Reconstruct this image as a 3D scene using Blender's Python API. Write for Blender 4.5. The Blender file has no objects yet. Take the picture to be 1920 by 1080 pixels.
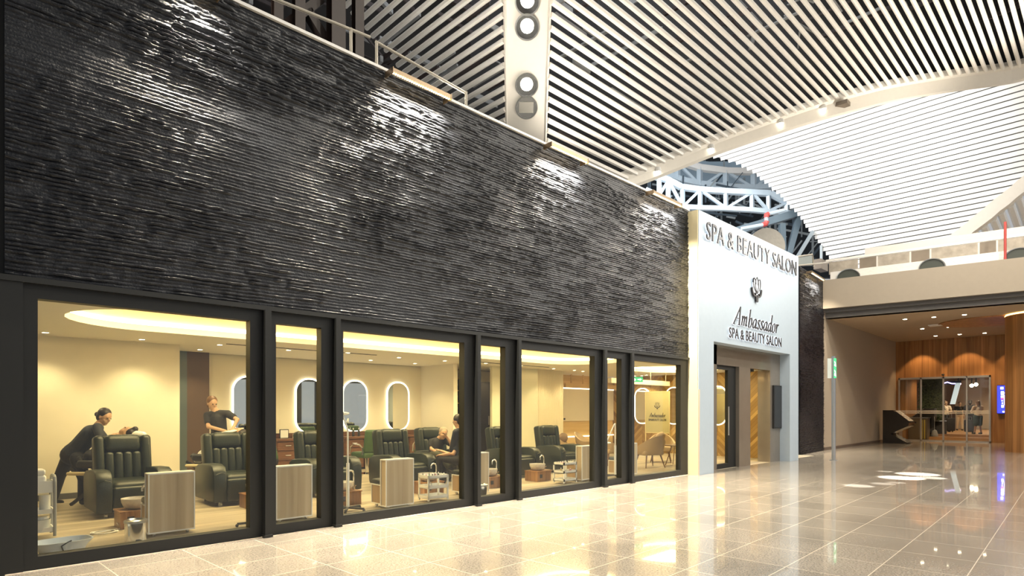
import bpy, math, random
import numpy as np
from mathutils import Vector, Matrix
S = bpy.context.scene
COL = S.collection
# ------------------------------------------------------------------ camera
F = 1117.0; HOR = 770.0; CH = 1.4; CD = 6.688
YAW = math.radians(-44.3)
CO, SI = math.cos(math.radians(45.7)), math.sin(math.radians(45.7))
cam = bpy.data.cameras.new('camera'); camo = bpy.data.objects.new('camera', cam); COL.objects.link(camo)
camo.location = (0, -CD, CH); camo.rotation_euler = (math.pi/2, 0, YAW)
cam.sensor_width = 36; cam.lens = 36*F/1920; cam.shift_y = (HOR-540)/1920; cam.clip_end = 300
S.camera = camo
S.view_settings.view_transform = 'Standard'; S.view_settings.look = 'None'
S.view_settings.exposure = 0.25; S.view_settings.gamma = 1; S.view_settings.use_curve_mapping = False
# ------------------------------------------------------------------ world and large lights
W = bpy.data.worlds.new('world'); S.world = W; W.use_nodes = True
W.node_tree.nodes['Background'].inputs[0].default_value = (.97, .98, 1.0, 1)
W.node_tree.nodes['Background'].inputs[1].default_value = 0.40
def lamp(kind, loc, energy, color=(1, .9, .7), size=.1, sy=None, rot=(0, 0, 0), spot=None, blend=.3, name='light', tgt=None):
    l = bpy.data.lights.new(name, kind); l.energy = energy; l.color = color
    if kind == 'AREA':
        l.size = size
        if sy: l.shape = 'RECTANGLE'; l.size_y = sy
    elif kind in ('POINT', 'SPOT'): l.shadow_soft_size = size
    if kind == 'SPOT': l.spot_size = math.radians(spot or 60); l.spot_blend = blend
    o = bpy.data.objects.new(name, l); o.location = loc; o.rotation_euler = rot; COL.objects.link(o)
    if tgt is not None:
        o.rotation_euler = (Vector(tgt)-Vector(loc)).to_track_quat('-Z', 'Y').to_euler()
    return o
# daylight from the rooflights over the next bay, washing its white vault
lamp('AREA', (25.2, -1, 12.0), 380, (1, .97, .92), 3, 8, name='rooflight', tgt=(31, 1, 11))
lamp('AREA', (21, 7, 12.0), 1150, (1, .98, .95), 4, 6, name='rooflight', tgt=(29, 7, 13))
lamp('AREA', (22, 10, 15.5), 1100, (.72, .88, 1), 8, 8, name='dome_rooflight', tgt=(24, 16, 8))
# added overhead spots, fixtures unseen, brightening the granite and stone ledges
for fl in ((6.5, -3.0, 11.9), (8.6, -4.2, 11.8), (15, -5.6, 11.6), (21, -3.5, 11.4), (5, -9, 12), (12, -9, 12), (19, -9, 12), (12, -15, 12)):
    lamp('SPOT', fl, 1050*(.62 if fl[0] < 7 else .9 if fl[0] < 14 and fl[1] > -10 else 1.9), (1, .93, .80), .25, spot=150, blend=.5, name='overhead_fill', tgt=(fl[0], fl[1]+.001, 0))
# added unseen spots above salon roof and balcony, brightening the slats from below
for ul, tg, e in (((2, 2.0, 6.4), (5, -1, 12), 330), ((6.5, 1.6, 6.4), (8, -1.5, 12), 380), ((11, 1.6, 6.4), (10, -1, 11), 380), ((23.5, -5, 7.6), (15, -5, 12.5), 1300), ((24, -9, 7.6), (14, -9, 12.5), 1200)):
    lamp('SPOT', ul, e, (1, .93, .82), .3, spot=150, blend=.6, name='upward_fill', tgt=tg)
# sun flecks dropping through the rooflight louvres on to the granite

# ------------------------------------------------------------------ pixel rays on the photo -> points of the place
RV = Vector((SI, -CO, 0)); FV = Vector((CO, SI, 0)); C0 = Vector((0, -CD, CH))
def ray(px, py): return FV + RV*((px-960)/F) + Vector((0, 0, (HOR-py)/F))
def onZ(px, py, z=0):
    d = ray(px, py); return C0 + d*((z-CH)/d.z)
def onY(px, py, Y=0):
    d = ray(px, py); return C0 + d*((Y+CD)/d.y)
def onX(px, py, X):
    d = ray(px, py); return C0 + d*(X/d.x)
def atD(px, py, D): return C0 + ray(px, py)*D
def proj(P):
    v = Vector(P)-C0; z = v.dot(FV); return 960+F*v.dot(RV)/z, HOR-F*v.z/z, z
def fx(px, Y=0): return onY(px, 700, Y).x
def lerp(a, b, t): return a+(b-a)*t
def table(tb, x):
    if x <= tb[0][0]: return tb[0][1]
    for (a, b), (c, d) in zip(tb, tb[1:]):
        if x <= c: return b+(d-b)*(x-a)/(c-a)
    return tb[-1][1]
random.seed(5); rng = np.random.default_rng(7)
# ------------------------------------------------------------------ materials
MATS = {}
def mat(name, col, rough=.5, metal=0, emit=0, ecol=None, spec=.5, coat=0, bump=0, bscale=30, var=0, vscale=8, trans=0, stretch=(1, 1, 1)):
    if name in MATS: return MATS[name]
    m = bpy.data.materials.new(name); m.use_nodes = True; N = m.node_tree.nodes; L = m.node_tree.links
    b = N['Principled BSDF']; b.inputs['Base Color'].default_value = (*col, 1); b.inputs['Roughness'].default_value = rough
    b.inputs['Metallic'].default_value = metal; b.inputs['Specular IOR Level'].default_value = spec
    b.inputs['Coat Weight'].default_value = coat; b.inputs['Coat Roughness'].default_value = .05
    if emit:
        b.inputs['Emission Color'].default_value = (*(ecol or col), 1); b.inputs['Emission Strength'].default_value = emit
    tc = N.new('ShaderNodeTexCoord'); mp = N.new('ShaderNodeMapping'); mp.inputs['Scale'].default_value = stretch
    L.new(tc.outputs['Object'], mp.inputs['Vector'])
    if var or True:
        n = N.new('ShaderNodeTexNoise'); n.inputs['Scale'].default_value = vscale; n.inputs['Detail'].default_value = 4
        L.new(mp.outputs[0], n.inputs['Vector'])
        mx = N.new('ShaderNodeMix'); mx.data_type = 'RGBA'
        v = var or .04
        mx.inputs[6].default_value = (*[c*(1-v) for c in col], 1); mx.inputs[7].default_value = (*[min(1, c*(1+v)) for c in col], 1)
        L.new(n.outputs['Fac'], mx.inputs[0]); L.new(mx.outputs[2], b.inputs['Base Color'])
    if bump:
        n2 = N.new('ShaderNodeTexNoise'); n2.inputs['Scale'].default_value = bscale; n2.inputs['Detail'].default_value = 5
        L.new(mp.outputs[0], n2.inputs['Vector'])
        bp = N.new('ShaderNodeBump'); bp.inputs['Strength'].default_value = bump; bp.inputs['Distance'].default_value = .02
        L.new(n2.outputs['Fac'], bp.inputs['Height']); L.new(bp.outputs[0], b.inputs['Normal'])
    MATS[name] = m; return m
def wood(name, c1, c2, axis='Z', rough=.4, scale=1.0, plank=0, coat=0):
    if name in MATS: return MATS[name]
    m = mat(name, c1, rough, coat=coat); N = m.node_tree.nodes; L = m.node_tree.links; b = N['Principled BSDF']
    for l in list(b.inputs['Base Color'].links): L.remove(l)
    tc = N.new('ShaderNodeTexCoord'); mp = N.new('ShaderNodeMapping')
    st = {'X': (.6, 14, 14), 'Y': (14, .6, 14), 'Z': (14, 14, .6)}[axis]
    mp.inputs['Scale'].default_value = [s*scale for s in st]
    L.new(tc.outputs['Object'], mp.inputs['Vector'])
    n = N.new('ShaderNodeTexNoise'); n.inputs['Scale'].default_value = 1.6; n.inputs['Detail'].default_value = 6; n.inputs['Distortion'].default_value = .6
    L.new(mp.outputs[0], n.inputs['Vector'])
    r = N.new('ShaderNodeValToRGB'); r.color_ramp.elements[0].position = .3; r.color_ramp.elements[1].position = .7
    r.color_ramp.elements[0].color = (*c1, 1); r.color_ramp.elements[1].color = (*c2, 1)
    L.new(n.outputs['Fac'], r.inputs[0]); out = r.outputs[0]
    if plank:
        sx = N.new('ShaderNodeSeparateXYZ'); L.new(tc.outputs['Object'], sx.inputs[0])
        src = {'X': 1, 'Y': 0, 'Z': 1}[axis]
        ad = N.new('ShaderNodeMath'); ad.operation = 'ADD'; L.new(sx.outputs[src], ad.inputs[0])
        if axis == 'Z': L.new(sx.outputs[0], ad.inputs[1])
        else: ad.inputs[1].default_value = 0
        dv = N.new('ShaderNodeMath'); dv.operation = 'DIVIDE'; L.new(ad.outputs[0], dv.inputs[0]); dv.inputs[1].default_value = plank
        fl = N.new('ShaderNodeMath'); fl.operation = 'FLOOR'; L.new(dv.outputs[0], fl.inputs[0])
        wn = N.new('ShaderNodeTexWhiteNoise'); wn.noise_dimensions = '1D'; L.new(fl.outputs[0], wn.inputs['W'])
        mr = N.new('ShaderNodeMapRange'); mr.inputs[3].default_value = .72; mr.inputs[4].default_value = 1.2; L.new(wn.outputs[0], mr.inputs[0])
        fr = N.new('ShaderNodeMath'); fr.operation = 'FRACT'; L.new(dv.outputs[0], fr.inputs[0])
        gt = N.new('ShaderNodeMath'); gt.operation = 'GREATER_THAN'; gt.inputs[1].default_value = .03; L.new(fr.outputs[0], gt.inputs[0])
        g2 = N.new('ShaderNodeMapRange'); g2.inputs[3].default_value = .55; L.new(gt.outputs[0], g2.inputs[0])
        mm = N.new('ShaderNodeMath'); mm.operation = 'MULTIPLY'; L.new(mr.outputs[0], mm.inputs[0]); L.new(g2.outputs[0], mm.inputs[1])
        vm = N.new('ShaderNodeVectorMath'); vm.operation = 'SCALE'; L.new(out, vm.inputs[0]); L.new(mm.outputs[0], vm.inputs['Scale']); out = vm.outputs[0]
    L.new(out, b.inputs['Base Color']); return m
def herring(name, c1, c2, u=1):
    m = mat(name, c1, .35); N = m.node_tree.nodes; L = m.node_tree.links; b = N['Principled BSDF']
    for l in list(b.inputs['Base Color'].links): L.remove(l)
    tc = N.new('ShaderNodeTexCoord'); sx = N.new('ShaderNodeSeparateXYZ'); L.new(tc.outputs['Object'], sx.inputs[0])
    def M(op, a, bb=None):
        n = N.new('ShaderNodeMath'); n.operation = op
        for i, v in enumerate((a, bb)):
            if v is None: continue
            if isinstance(v, (int, float)): n.inputs[i].default_value = v
            else: L.new(v, n.inputs[i])
        return n.outputs[0]
    w = .34; x = sx.outputs[u]; z = sx.outputs[2]
    tri = M('PINGPONG', x, w); colm = M('FLOOR', M('DIVIDE', x, w))
    v = M('DIVIDE', M('ADD', z, tri), .13)
    idn = M('ADD', M('FLOOR', v), M('MULTIPLY', colm, 17.3))
    wn = N.new('ShaderNodeTexWhiteNoise'); wn.noise_dimensions = '1D'; L.new(idn, wn.inputs['W'])
    r = N.new('ShaderNodeValToRGB'); r.color_ramp.elements[0].color = (*c1, 1); r.color_ramp.elements[1].color = (*c2, 1)
    L.new(wn.outputs[0], r.inputs[0])
    e = M('MULTIPLY', M('GREATER_THAN', M('FRACT', v), .07), M('GREATER_THAN', M('FRACT', M('DIVIDE', x, w)), .02))
    mr = N.new('ShaderNodeMapRange'); mr.inputs[3].default_value = .55; L.new(e, mr.inputs[0])
    vm = N.new('ShaderNodeVectorMath'); vm.operation = 'SCALE'; L.new(r.outputs[0], vm.inputs[0]); L.new(mr.outputs[0], vm.inputs['Scale'])
    L.new(vm.outputs[0], b.inputs['Base Color']); return m
def glassmat(name, tint=(.97, .98, .96), refl=.9):
    m = bpy.data.materials.new(name); m.use_nodes = True; N = m.node_tree.nodes; L = m.node_tree.links
    N.remove(N['Principled BSDF']); out = N['Material Output']
    t = N.new('ShaderNodeBsdfTransparent'); t.inputs[0].default_value = (*tint, 1)
    g = N.new('ShaderNodeBsdfGlossy'); g.inputs['Roughness'].default_value = .01; g.inputs[0].default_value = (refl, refl, refl, 1)
    lw = N.new('ShaderNodeLayerWeight'); lw.inputs[0].default_value = .5
    pw = N.new('ShaderNodeMath'); pw.operation = 'POWER'; pw.inputs[1].default_value = 5; L.new(lw.outputs['Facing'], pw.inputs[0])
    fr = N.new('ShaderNodeMapRange'); fr.inputs[3].default_value = .035; fr.inputs[4].default_value = .9; L.new(pw.outputs[0], fr.inputs[0])
    mx = N.new('ShaderNodeMixShader'); L.new(fr.outputs[0], mx.inputs[0]); L.new(t.outputs[0], mx.inputs[1]); L.new(g.outputs[0], mx.inputs[2])
    L.new(mx.outputs[0], out.inputs['Surface']); MATS[name] = m; return m
def floor_mat():
    m = mat('granite', (.36, .31, .25), .22, spec=.5, coat=.75); N = m.node_tree.nodes; L = m.node_tree.links; b = N['Principled BSDF']
    b.inputs['Coat Roughness'].default_value = .03; b.inputs['Coat IOR'].default_value = 1.5
    for l in list(b.inputs['Base Color'].links): L.remove(l)
    tc = N.new('ShaderNodeTexCoord'); mp = N.new('ShaderNodeMapping'); mp.vector_type = 'TEXTURE'
    p = onZ(226.6, 1046.9); q = onZ(1487, 1080)
    mp.inputs['Location'].default_value = (p.x, q.y, 0); mp.inputs['Rotation'].default_value = (0, 0, math.radians(2.2))
    L.new(tc.outputs['Object'], mp.inputs['Vector'])
    sp = N.new('ShaderNodeTexNoise'); sp.inputs['Scale'].default_value = 60; sp.inputs['Detail'].default_value = 3; L.new(tc.outputs['Object'], sp.inputs['Vector'])
    r = N.new('ShaderNodeValToRGB'); r.color_ramp.elements[0].position = .36; r.color_ramp.elements[1].position = .64
    r.color_ramp.elements[0].color = (.24, .212, .175, 1); r.color_ramp.elements[1].color = (.42, .372, .31, 1); L.new(sp.outputs['Fac'], r.inputs[0])
    big = N.new('ShaderNodeTexNoise'); big.inputs['Scale'].default_value = .9; big.inputs['Detail'].default_value = 5; L.new(tc.outputs['Object'], big.inputs['Vector'])
    mr = N.new('ShaderNodeMapRange'); mr.inputs[1].default_value = .3; mr.inputs[2].default_value = .7; mr.inputs[3].default_value = .82; mr.inputs[4].default_value = 1.12; L.new(big.outputs['Fac'], mr.inputs[0])
    br = N.new('ShaderNodeTexBrick'); br.offset = 0; br.squash = 1; br.inputs['Scale'].default_value = 1
    br.inputs['Brick Width'].default_value = .70; br.inputs['Row Height'].default_value = .61; br.inputs['Mortar Size'].default_value = .004
    br.inputs['Color1'].default_value = (.90, .90, .90, 1); br.inputs['Color2'].default_value = (1.05, 1.05, 1.05, 1); br.inputs['Mortar'].default_value = (1, 1, 1, 1)
    L.new(mp.outputs[0], br.inputs['Vector'])
    v1 = N.new('ShaderNodeVectorMath'); v1.operation = 'SCALE'; L.new(r.outputs[0], v1.inputs[0]); L.new(mr.outputs[0], v1.inputs['Scale'])
    v2 = N.new('ShaderNodeVectorMath'); v2.operation = 'MULTIPLY'; L.new(v1.outputs[0], v2.inputs[0]); L.new(br.outputs['Color'], v2.inputs[1])
    mx = N.new('ShaderNodeMix'); mx.data_type = 'RGBA'; L.new(br.outputs['Fac'], mx.inputs[0]); L.new(v2.outputs[0], mx.inputs[6]); mx.inputs[7].default_value = (.80, .70, .56, 1)
    L.new(mx.outputs[2], b.inputs['Base Color'])
    return m
def vinyl_mat():
    m = wood('vinyl', (.36, .30, .22), (.52, .45, .34), 'X', .4, .6, .18)
    return m
# ------------------------------------------------------------------ mesh building
class MB:
    def __init__(s): s.v = []; s.f = []
    def add(s, vs, fs):
        o = len(s.v); s.v += [tuple(v) for v in vs]; s.f += [tuple(i+o for i in f) for f in fs]; return s
    def box(s, c, d, rz=0, rot=None):
        x, y, z = d[0]/2, d[1]/2, d[2]/2
        R = rot if rot is not None else Matrix.Rotation(rz, 3, 'Z')
        vs = [Vector(c)+R @ Vector((a*x, b*y, e*z)) for a in (-1, 1) for b in (-1, 1) for e in (-1, 1)]
        return s.add(vs, [(0, 1, 3, 2), (4, 6, 7, 5), (0, 4, 5, 1), (2, 3, 7, 6), (0, 2, 6, 4), (1, 5, 7, 3)])
    def bx(s, x0, x1, y0, y1, z0, z1): return s.box(((x0+x1)/2, (y0+y1)/2, (z0+z1)/2), (abs(x1-x0), abs(y1-y0), abs(z1-z0)))
    def bar(s, p, q, w, h=None):
        p = Vector(p); q = Vector(q); d = q-p; L = d.length
        if L < 1e-6: return s
        return s.box((p+q)/2, (w, h or w, L), rot=d.to_track_quat('Z', 'Y').to_matrix())
    def tube(s, pts, r, n=8, cap=True):
        pts = [Vector(p) for p in pts]; k = len(pts); rs = r if isinstance(r, (list, tuple)) else [r]*k
        vs = []; prev = None
        for i, p in enumerate(pts):
            d = (pts[min(i+1, k-1)]-pts[max(i-1, 0)]).normalized()
            if prev is None:
                a = d.orthogonal().normalized()
            else:
                a = prev-d*prev.dot(d); a = a.normalized() if a.length > 1e-6 else d.orthogonal().normalized()
            prev = a; b = d.cross(a)
            vs += [p+(a*math.cos(t)+b*math.sin(t))*rs[i] for t in (2*math.pi*j/n for j in range(n))]
        fs = [(i*n+j, i*n+(j+1) % n, (i+1)*n+(j+1) % n, (i+1)*n+j) for i in range(k-1) for j in range(n)]
        if cap: fs += [tuple(range(n))[::-1], tuple((k-1)*n+j for j in range(n))]
        return s.add(vs, fs)
    def cyl(s, c, r, h, n=20, r2=None): return s.tube([Vector(c), Vector(c)+Vector((0, 0, h))], [r, r if r2 is None else r2], n)
    def lathe(s, prof, c=(0, 0, 0), n=24):
        vs = [(c[0]+r*math.cos(2*math.pi*j/n), c[1]+r*math.sin(2*math.pi*j/n), c[2]+z) for r, z in prof for j in range(n)]
        fs = [(i*n+j, i*n+(j+1) % n, (i+1)*n+(j+1) % n, (i+1)*n+j) for i in range(len(prof)-1) for j in range(n)]
        return s.add(vs, fs)
    def ell(s, c, r, n=16, m=10, rot=None):
        R = rot if rot is not None else Matrix.Identity(3); r = r if isinstance(r, (tuple, list)) else (r, r, r)
        vs = []
        for i in range(m+1):
            t = math.pi*i/m
            for j in range(n):
                a = 2*math.pi*j/n
                vs.append(Vector(c)+R @ Vector((r[0]*math.sin(t)*math.cos(a), r[1]*math.sin(t)*math.sin(a), r[2]*math.cos(t))))
        return s.add(vs, [(i*n+j, (i+1)*n+j, (i+1)*n+(j+1) % n, i*n+(j+1) % n) for i in range(m) for j in range(n)])
    def rbox(s, c, d, r=.03, rot=None, k=3):
        h = [x/2 for x in d]; r = min(r, *[x*.98 for x in h]); R = rot if rot is not None else Matrix.Identity(3)
        def gl(a):
            e = [r*(1-math.cos(math.pi/2*i/k)) for i in range(k)]
            L = [-a+x for x in e]+[-a+r]+[0]+[a-r]+[a-x for x in reversed(e)]
            return sorted(set(round(x, 6) for x in L))
        key = {}; vs = []; fs = []
        def vid(p):
            kk = tuple(round(x, 5) for x in p)
            if kk not in key:
                inn = Vector([max(-(a-r), min(a-r, x)) for a, x in zip(h, p)]); dd = Vector(p)-inn
                q = inn+dd.normalized()*r if dd.length > 1e-9 else Vector(p)
                key[kk] = len(vs); vs.append(Vector(c)+R @ q)
            return key[kk]
        for ax in range(3):
            u, w = [(1, 2), (2, 0), (0, 1)][ax]; gu, gw = gl(h[u]), gl(h[w])
            for sg in (-1, 1):
                for i in range(len(gu)-1):
                    for j in range(len(gw)-1):
                        q = []
                        for a, b in ((i, j), (i+1, j), (i+1, j+1), (i, j+1)):
                            p = [0, 0, 0]; p[ax] = sg*h[ax]; p[u] = gu[a]; p[w] = gw[b]; q.append(vid(p))
                        fs.append(tuple(q if sg > 0 else q[::-1]))
        return s.add(vs, fs)
    def prism(s, pts, ext):
        n = len(pts); e = Vector(ext); vs = [Vector(p) for p in pts]+[Vector(p)+e for p in pts]
        return s.add(vs, [tuple(range(n))[::-1], tuple(range(n, 2*n))]+[(i, (i+1) % n, (i+1) % n+n, i+n) for i in range(n)])
    def quad(s, a, b, c, d): return s.add([a, b, c, d], [(0, 1, 2, 3)])
    def build(s, name, m, parent=None, smooth=False, loc=None):
        me = bpy.data.meshes.new(name); me.from_pydata(s.v, [], s.f); me.update()
        import bmesh
        b = bmesh.new(); b.from_mesh(me); bmesh.ops.recalc_face_normals(b, faces=b.faces); b.to_mesh(me); b.free()
        if smooth:
            me.polygons.foreach_set('use_smooth', [True]*len(me.polygons))
            me.set_sharp_from_angle(angle=math.radians(42))
        me.materials.append(m); o = bpy.data.objects.new(name, me); COL.objects.link(o)
        if parent is not None: o.parent = parent
        if loc is not None: o.location = loc
        return o
def tag(o, label, cat=None, group=None, kind=None):
    if label: o['label'] = label
    if cat: o['category'] = cat
    if group: o['group'] = group
    if kind: o['kind'] = kind
    return o
def thing(name, label, cat, loc=(0, 0, 0), rz=0, group=None):
    o = bpy.data.objects.new(name, None); COL.objects.link(o); o.location = loc; o.rotation_euler = (0, 0, rz); o.empty_display_size = .1
    return tag(o, label, cat, group)
def kids(o): return [c for c in bpy.data.objects if c.parent == o]
def copy_tree(o, parent=None, label=None, loc=None, rz=None):
    c = o.copy(); COL.objects.link(c); c.parent = parent
    if label: c['label'] = label
    if loc is not None: c.location = loc
    if rz is not None: c.rotation_euler = (0, 0, rz)
    for ch in kids(o): copy_tree(ch, c)
    return c
def remesh(o, vox, it=3):
    md = o.modifiers.new('r', 'REMESH'); md.mode = 'VOXEL'; md.voxel_size = vox
    sm = o.modifiers.new('s', 'SMOOTH'); sm.factor = .6; sm.iterations = it
    dg = bpy.context.evaluated_depsgraph_get(); dg.update(); e = o.evaluated_get(dg)
    me = bpy.data.meshes.new_from_object(e); o.modifiers.clear(); old = o.data; o.data = me; bpy.data.meshes.remove(old)
    me.polygons.foreach_set('use_smooth', [True]*len(me.polygons)); return o
ST = 'structure'
# palette
BLK = mat('dark_frame', (.012, .013, .013), .5, spec=.4)
STONE = mat('charcoal_stone', (.011, .013, .018), .36, spec=.40, bump=.35, bscale=60, var=.4, vscale=5)
WHITE = mat('white_paint', (.80, .79, .76), .45)
WALLC = mat('cream_wall', (.80, .74, .60), .6)
CREAM = mat('cream_panel', (.78, .72, .58), .3)
GREY = mat('grey_plastic', (.36, .37, .37), .45)
WPL = mat('white_plastic', (.82, .82, .80), .35)
CHR = mat('chrome', (.80, .80, .80), .12, 1)
STEEL = mat('brushed_steel', (.55, .55, .54), .3, 1)
LEATH = mat('green_leather', (.012, .018, .011), .38, spec=.6, bump=.15, bscale=90, var=.2)
OAK = wood('oak_panel', (.40, .30, .18), (.56, .45, .30), 'Z', .45, .45)
DWOOD = wood('walnut_box', (.20, .09, .035), (.42, .22, .09), 'Z', .4, .8, .05)
BROWN = wood('brown_counter', (.10, .045, .02), (.18, .08, .04), 'X', .4)
LED = mat('warm_led', (1, .78, .42), .5, emit=14, ecol=(1, .70, .30))
WLED = mat('white_led', (1, .95, .8), .5, emit=3.2, ecol=(1, .93, .72))
SPOT = mat('downlight_glow', (1, .93, .75), .5, emit=22, ecol=(1, .86, .58))
GLASS = glassmat('shop_glass')
MIRR = mat('mirror', (.85, .86, .84), .02, 1)
DARK = mat('black_steel', (.012, .013, .015), .6)
# ================================================================== SETTING
XL = fx(8); XR = fx(1288.3)                       # stone facade ends
ZB, ZT = 2.56, 5.78
PX0, PX1, PY, PZ = onY(1310, 700, -.27).x, onY(1497, 700, -.27).x, -.27, 5.76
P2, P3 = onZ(1499, 853), onZ(1544, 844.5)         # far stone return
PC = onZ(1667, 826.5)                             # passage corner
DX = 33.06                                        # door wall of the passage
GR = floor_mat()
tag(MB().bx(-12, 60, -40, 0, -.3, 0).build('floor', GR), 'polished beige granite tile floor of the concourse', kind=ST)
m = MB(); m.prism([(PX0, 0, 0), (P3.x, 0, 0), (DX, 0, 0), (DX, PC.y+.2, 0), (P3.x, PC.y+.2, 0), (P2.x, .9, 0), (PX0, .9, 0)], (0, 0, -.3))
tag(MB().bx(P2.x, DX+.2, 0, 1.6, -.3, 0).build('floor', GR), 'granite floor strip along the passage wall', kind=ST)
tag(MB().bx(-3, P2.x, 0, 9.5, -.3, 0).build('floor', vinyl_mat()), 'pale wood-look floor inside the salon', kind=ST)
# pale edging strip where the shopfront meets the granite
tag(MB().bx(XL, XR, -.075, -.05, 0, .006).build('trim_1', mat('edge_strip', (.62, .52, .42), .5)), 'thin pale joint strip along the foot of the shopfront', kind=ST)

def stone_wall(name, A, B, z0, z1, label, dx=.024):
    A = Vector(A); B = Vector(B); d = Vector((B.x-A.x, B.y-A.y, 0)); Ln = d.length; d.normalize(); nrm = Vector((d.y, -d.x, 0))
    nx = int(Ln/dx)+1; xs = np.linspace(0, Ln, nx); pitch = .0365; nr = int(round((z1-z0)/pitch)); pitch = (z1-z0)/nr
    def sm(a, k):
        return np.convolve(np.pad(a, k, mode='edge'), np.ones(2*k+1)/(2*k+1), mode='valid')
    low = np.zeros((nr, nx))
    for _ in range(60):
        cx, cr, sx, sr = rng.uniform(0, Ln), rng.uniform(0, nr), rng.uniform(.3, 1.2), rng.uniform(3, 12)
        low += rng.normal()*np.exp(-((xs[None]-cx)/sx)**2-((np.arange(nr)[:, None]-cr)/sr)**2)
    rows = []
    wav = np.zeros(nx)
    for r in range(nr+1):
        wav = .55*wav+.0030*sm(rng.normal(size=nx), 4)*2.0+.0012*sm(rng.normal(size=nx), 1)
        p = np.zeros(nx); i = 0; base = .012
        while i < nx:
            n = int(rng.uniform(.08, .55)/dx)+1
            p[i:i+n] = rng.uniform(.012, .030) if rng.random() < .66 else rng.uniform(.001, .009); i += n
        p *= 1+.5*sm(rng.normal(size=nx), 1); p += .003*sm(rng.normal(size=nx), 1)+.0025*rng.normal(size=nx)
        if r < nr: p *= np.clip(1+.35*low[r], .25, 1.9)
        p = np.clip(p, 0, .046)
        zz = z0+r*pitch
        fade = 0 if r in (0, nr) else 1
        prof = [(p*.0+.0, zz+wav*fade), (p*.2+.0005, zz+.004+wav*fade), (p+.003, zz+pitch*.66+wav*fade), (p*.35+.001, zz+pitch*.90+wav*fade)]
        if r == nr: prof = prof[:1]
        rows += prof
    V = np.zeros((len(rows), nx, 3))
    for k, (dd, z) in enumerate(rows):
        V[k, :, 0] = A.x+d.x*xs+nrm.x*dd; V[k, :, 1] = A.y+d.y*xs+nrm.y*dd; V[k, :, 2] = np.clip(z, z0, z1)
    k = len(rows); idx = np.arange(k*nx).reshape(k, nx)
    f = np.stack([idx[:-1, :-1], idx[:-1, 1:], idx[1:, 1:], idx[1:, :-1]], -1).reshape(-1, 4)
    me = bpy.data.meshes.new(name); me.vertices.add(k*nx); me.vertices.foreach_set('co', V.reshape(-1))
    me.loops.add(f.size); me.loops.foreach_set('vertex_index', f.reshape(-1)); me.polygons.add(len(f))
    me.polygons.foreach_set('loop_start', np.arange(0, f.size, 4)); me.update(calc_edges=True); me.validate()
    me.materials.append(STONE); o = bpy.data.objects.new(name, me); COL.objects.link(o)
    # solid core behind the split faces
    MB().prism([A-nrm*.001+Vector((0, 0, z0-A.z)), B-nrm*.001+Vector((0, 0, z0-B.z)), B-nrm*.2+Vector((0, 0, z0-B.z)), A-nrm*.2+Vector((0, 0, z0-A.z))], (0, 0, z1-z0)).build('backing', STONE, o)
    return tag(o, label, kind=ST)
stone_wall('wall_front', (XL, -.02, 0), (XR, -.02, 0), ZB, ZT, 'dark split-stone wall above the shop windows')
stone_wall('wall_front', (P2.x, P2.y, 0), (P3.x, P3.y, 0), 0, 5.97, 'narrow dark split-stone wall right of the white portal', .05)
tag(MB().bx(-6, XL, .05, .3, 0, 7).build('wall_left', BLK), 'plain dark wall at the far left edge', kind=ST)
tag(MB().bx(XL, XR, -.06, .25, ZT, ZT+.035).build('trim_2', WHITE), 'thin white capping along the top of the stone wall', kind=ST)
tag(MB().bx(XL-.3, XR, -.075, .02, 2.51, ZB).build('trim_3', BLK), 'dark metal band between stone wall and windows', kind=ST)
tag(MB().bx(XL-.05, fx(42), -.06, .1, 0, 2.51).build('wall_left', BLK), 'flat dark metal panel left of the first window', kind=ST)
# salon shell
XS = 17.4
tag(MB().bx(-2, 22.3, .75, 9, 5.5, 5.6).build('ceiling', DARK), 'roof slab over the salon', kind=ST)
def wall(name, x0, x1, y0, y1, z0, z1, m, label): return tag(MB().bx(x0, x1, y0, y1, z0, z1).build(name, m), label, kind=ST)
HC = 2.57
WXA = onY(337, 800, 5.03).x
wall('wall_back', -2, WXA, 5.03, 5.2, 0, HC, WALLC, 'cream back wall behind the first recliner')
wall('wall_back', WXA-.15, WXA, 5.2, 6.34, 0, HC, WALLC, 'short return of the cream back wall')
wall('wall_back', 2.8, 9.32, 6.34, 6.5, 0, HC, WALLC, 'cream back wall carrying the lit mirrors')
wall('wall_right', 9.32, 9.45, 4.95, 6.5, 0, HC, WALLC, 'cream side wall right of the mirrors')
wall('wall_back', 9.45, 12.9, 6.6, 6.75, 0, HC, WALLC, 'back wall behind the product shelves')
wall('wall_back', 12.9, XS, 6.0, 6.1, 0, HC, wood('gold_wood', (.62, .42, .16), (.78, .56, .26), 'X', .4, .5), 'honey wood wall behind the reception')
wall('wall_right', XS, XS+.15, 0.1, 9, 0, HC, herring('herring', (.20, .11, .03), (.50, .33, .12)), 'herringbone wood side wall of the salon')
wall('wall_left', -2.1, -2, .3, 5.2, 0, HC, WALLC, 'left side wall of the salon')
tag(MB().bx(-2, WXA, 4.99, 5.03, 0, .09).build('baseboard_back', mat('grey_base', (.10, .095, .09), .5)), 'dark grey baseboard on the first cream wall', kind=ST)
tag(MB().bx(4.1, 9.3, 6.31, 6.34, 0, .09).build('baseboard_back', MATS['grey_base']), 'dark baseboard below the mirrors', kind=ST)
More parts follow.
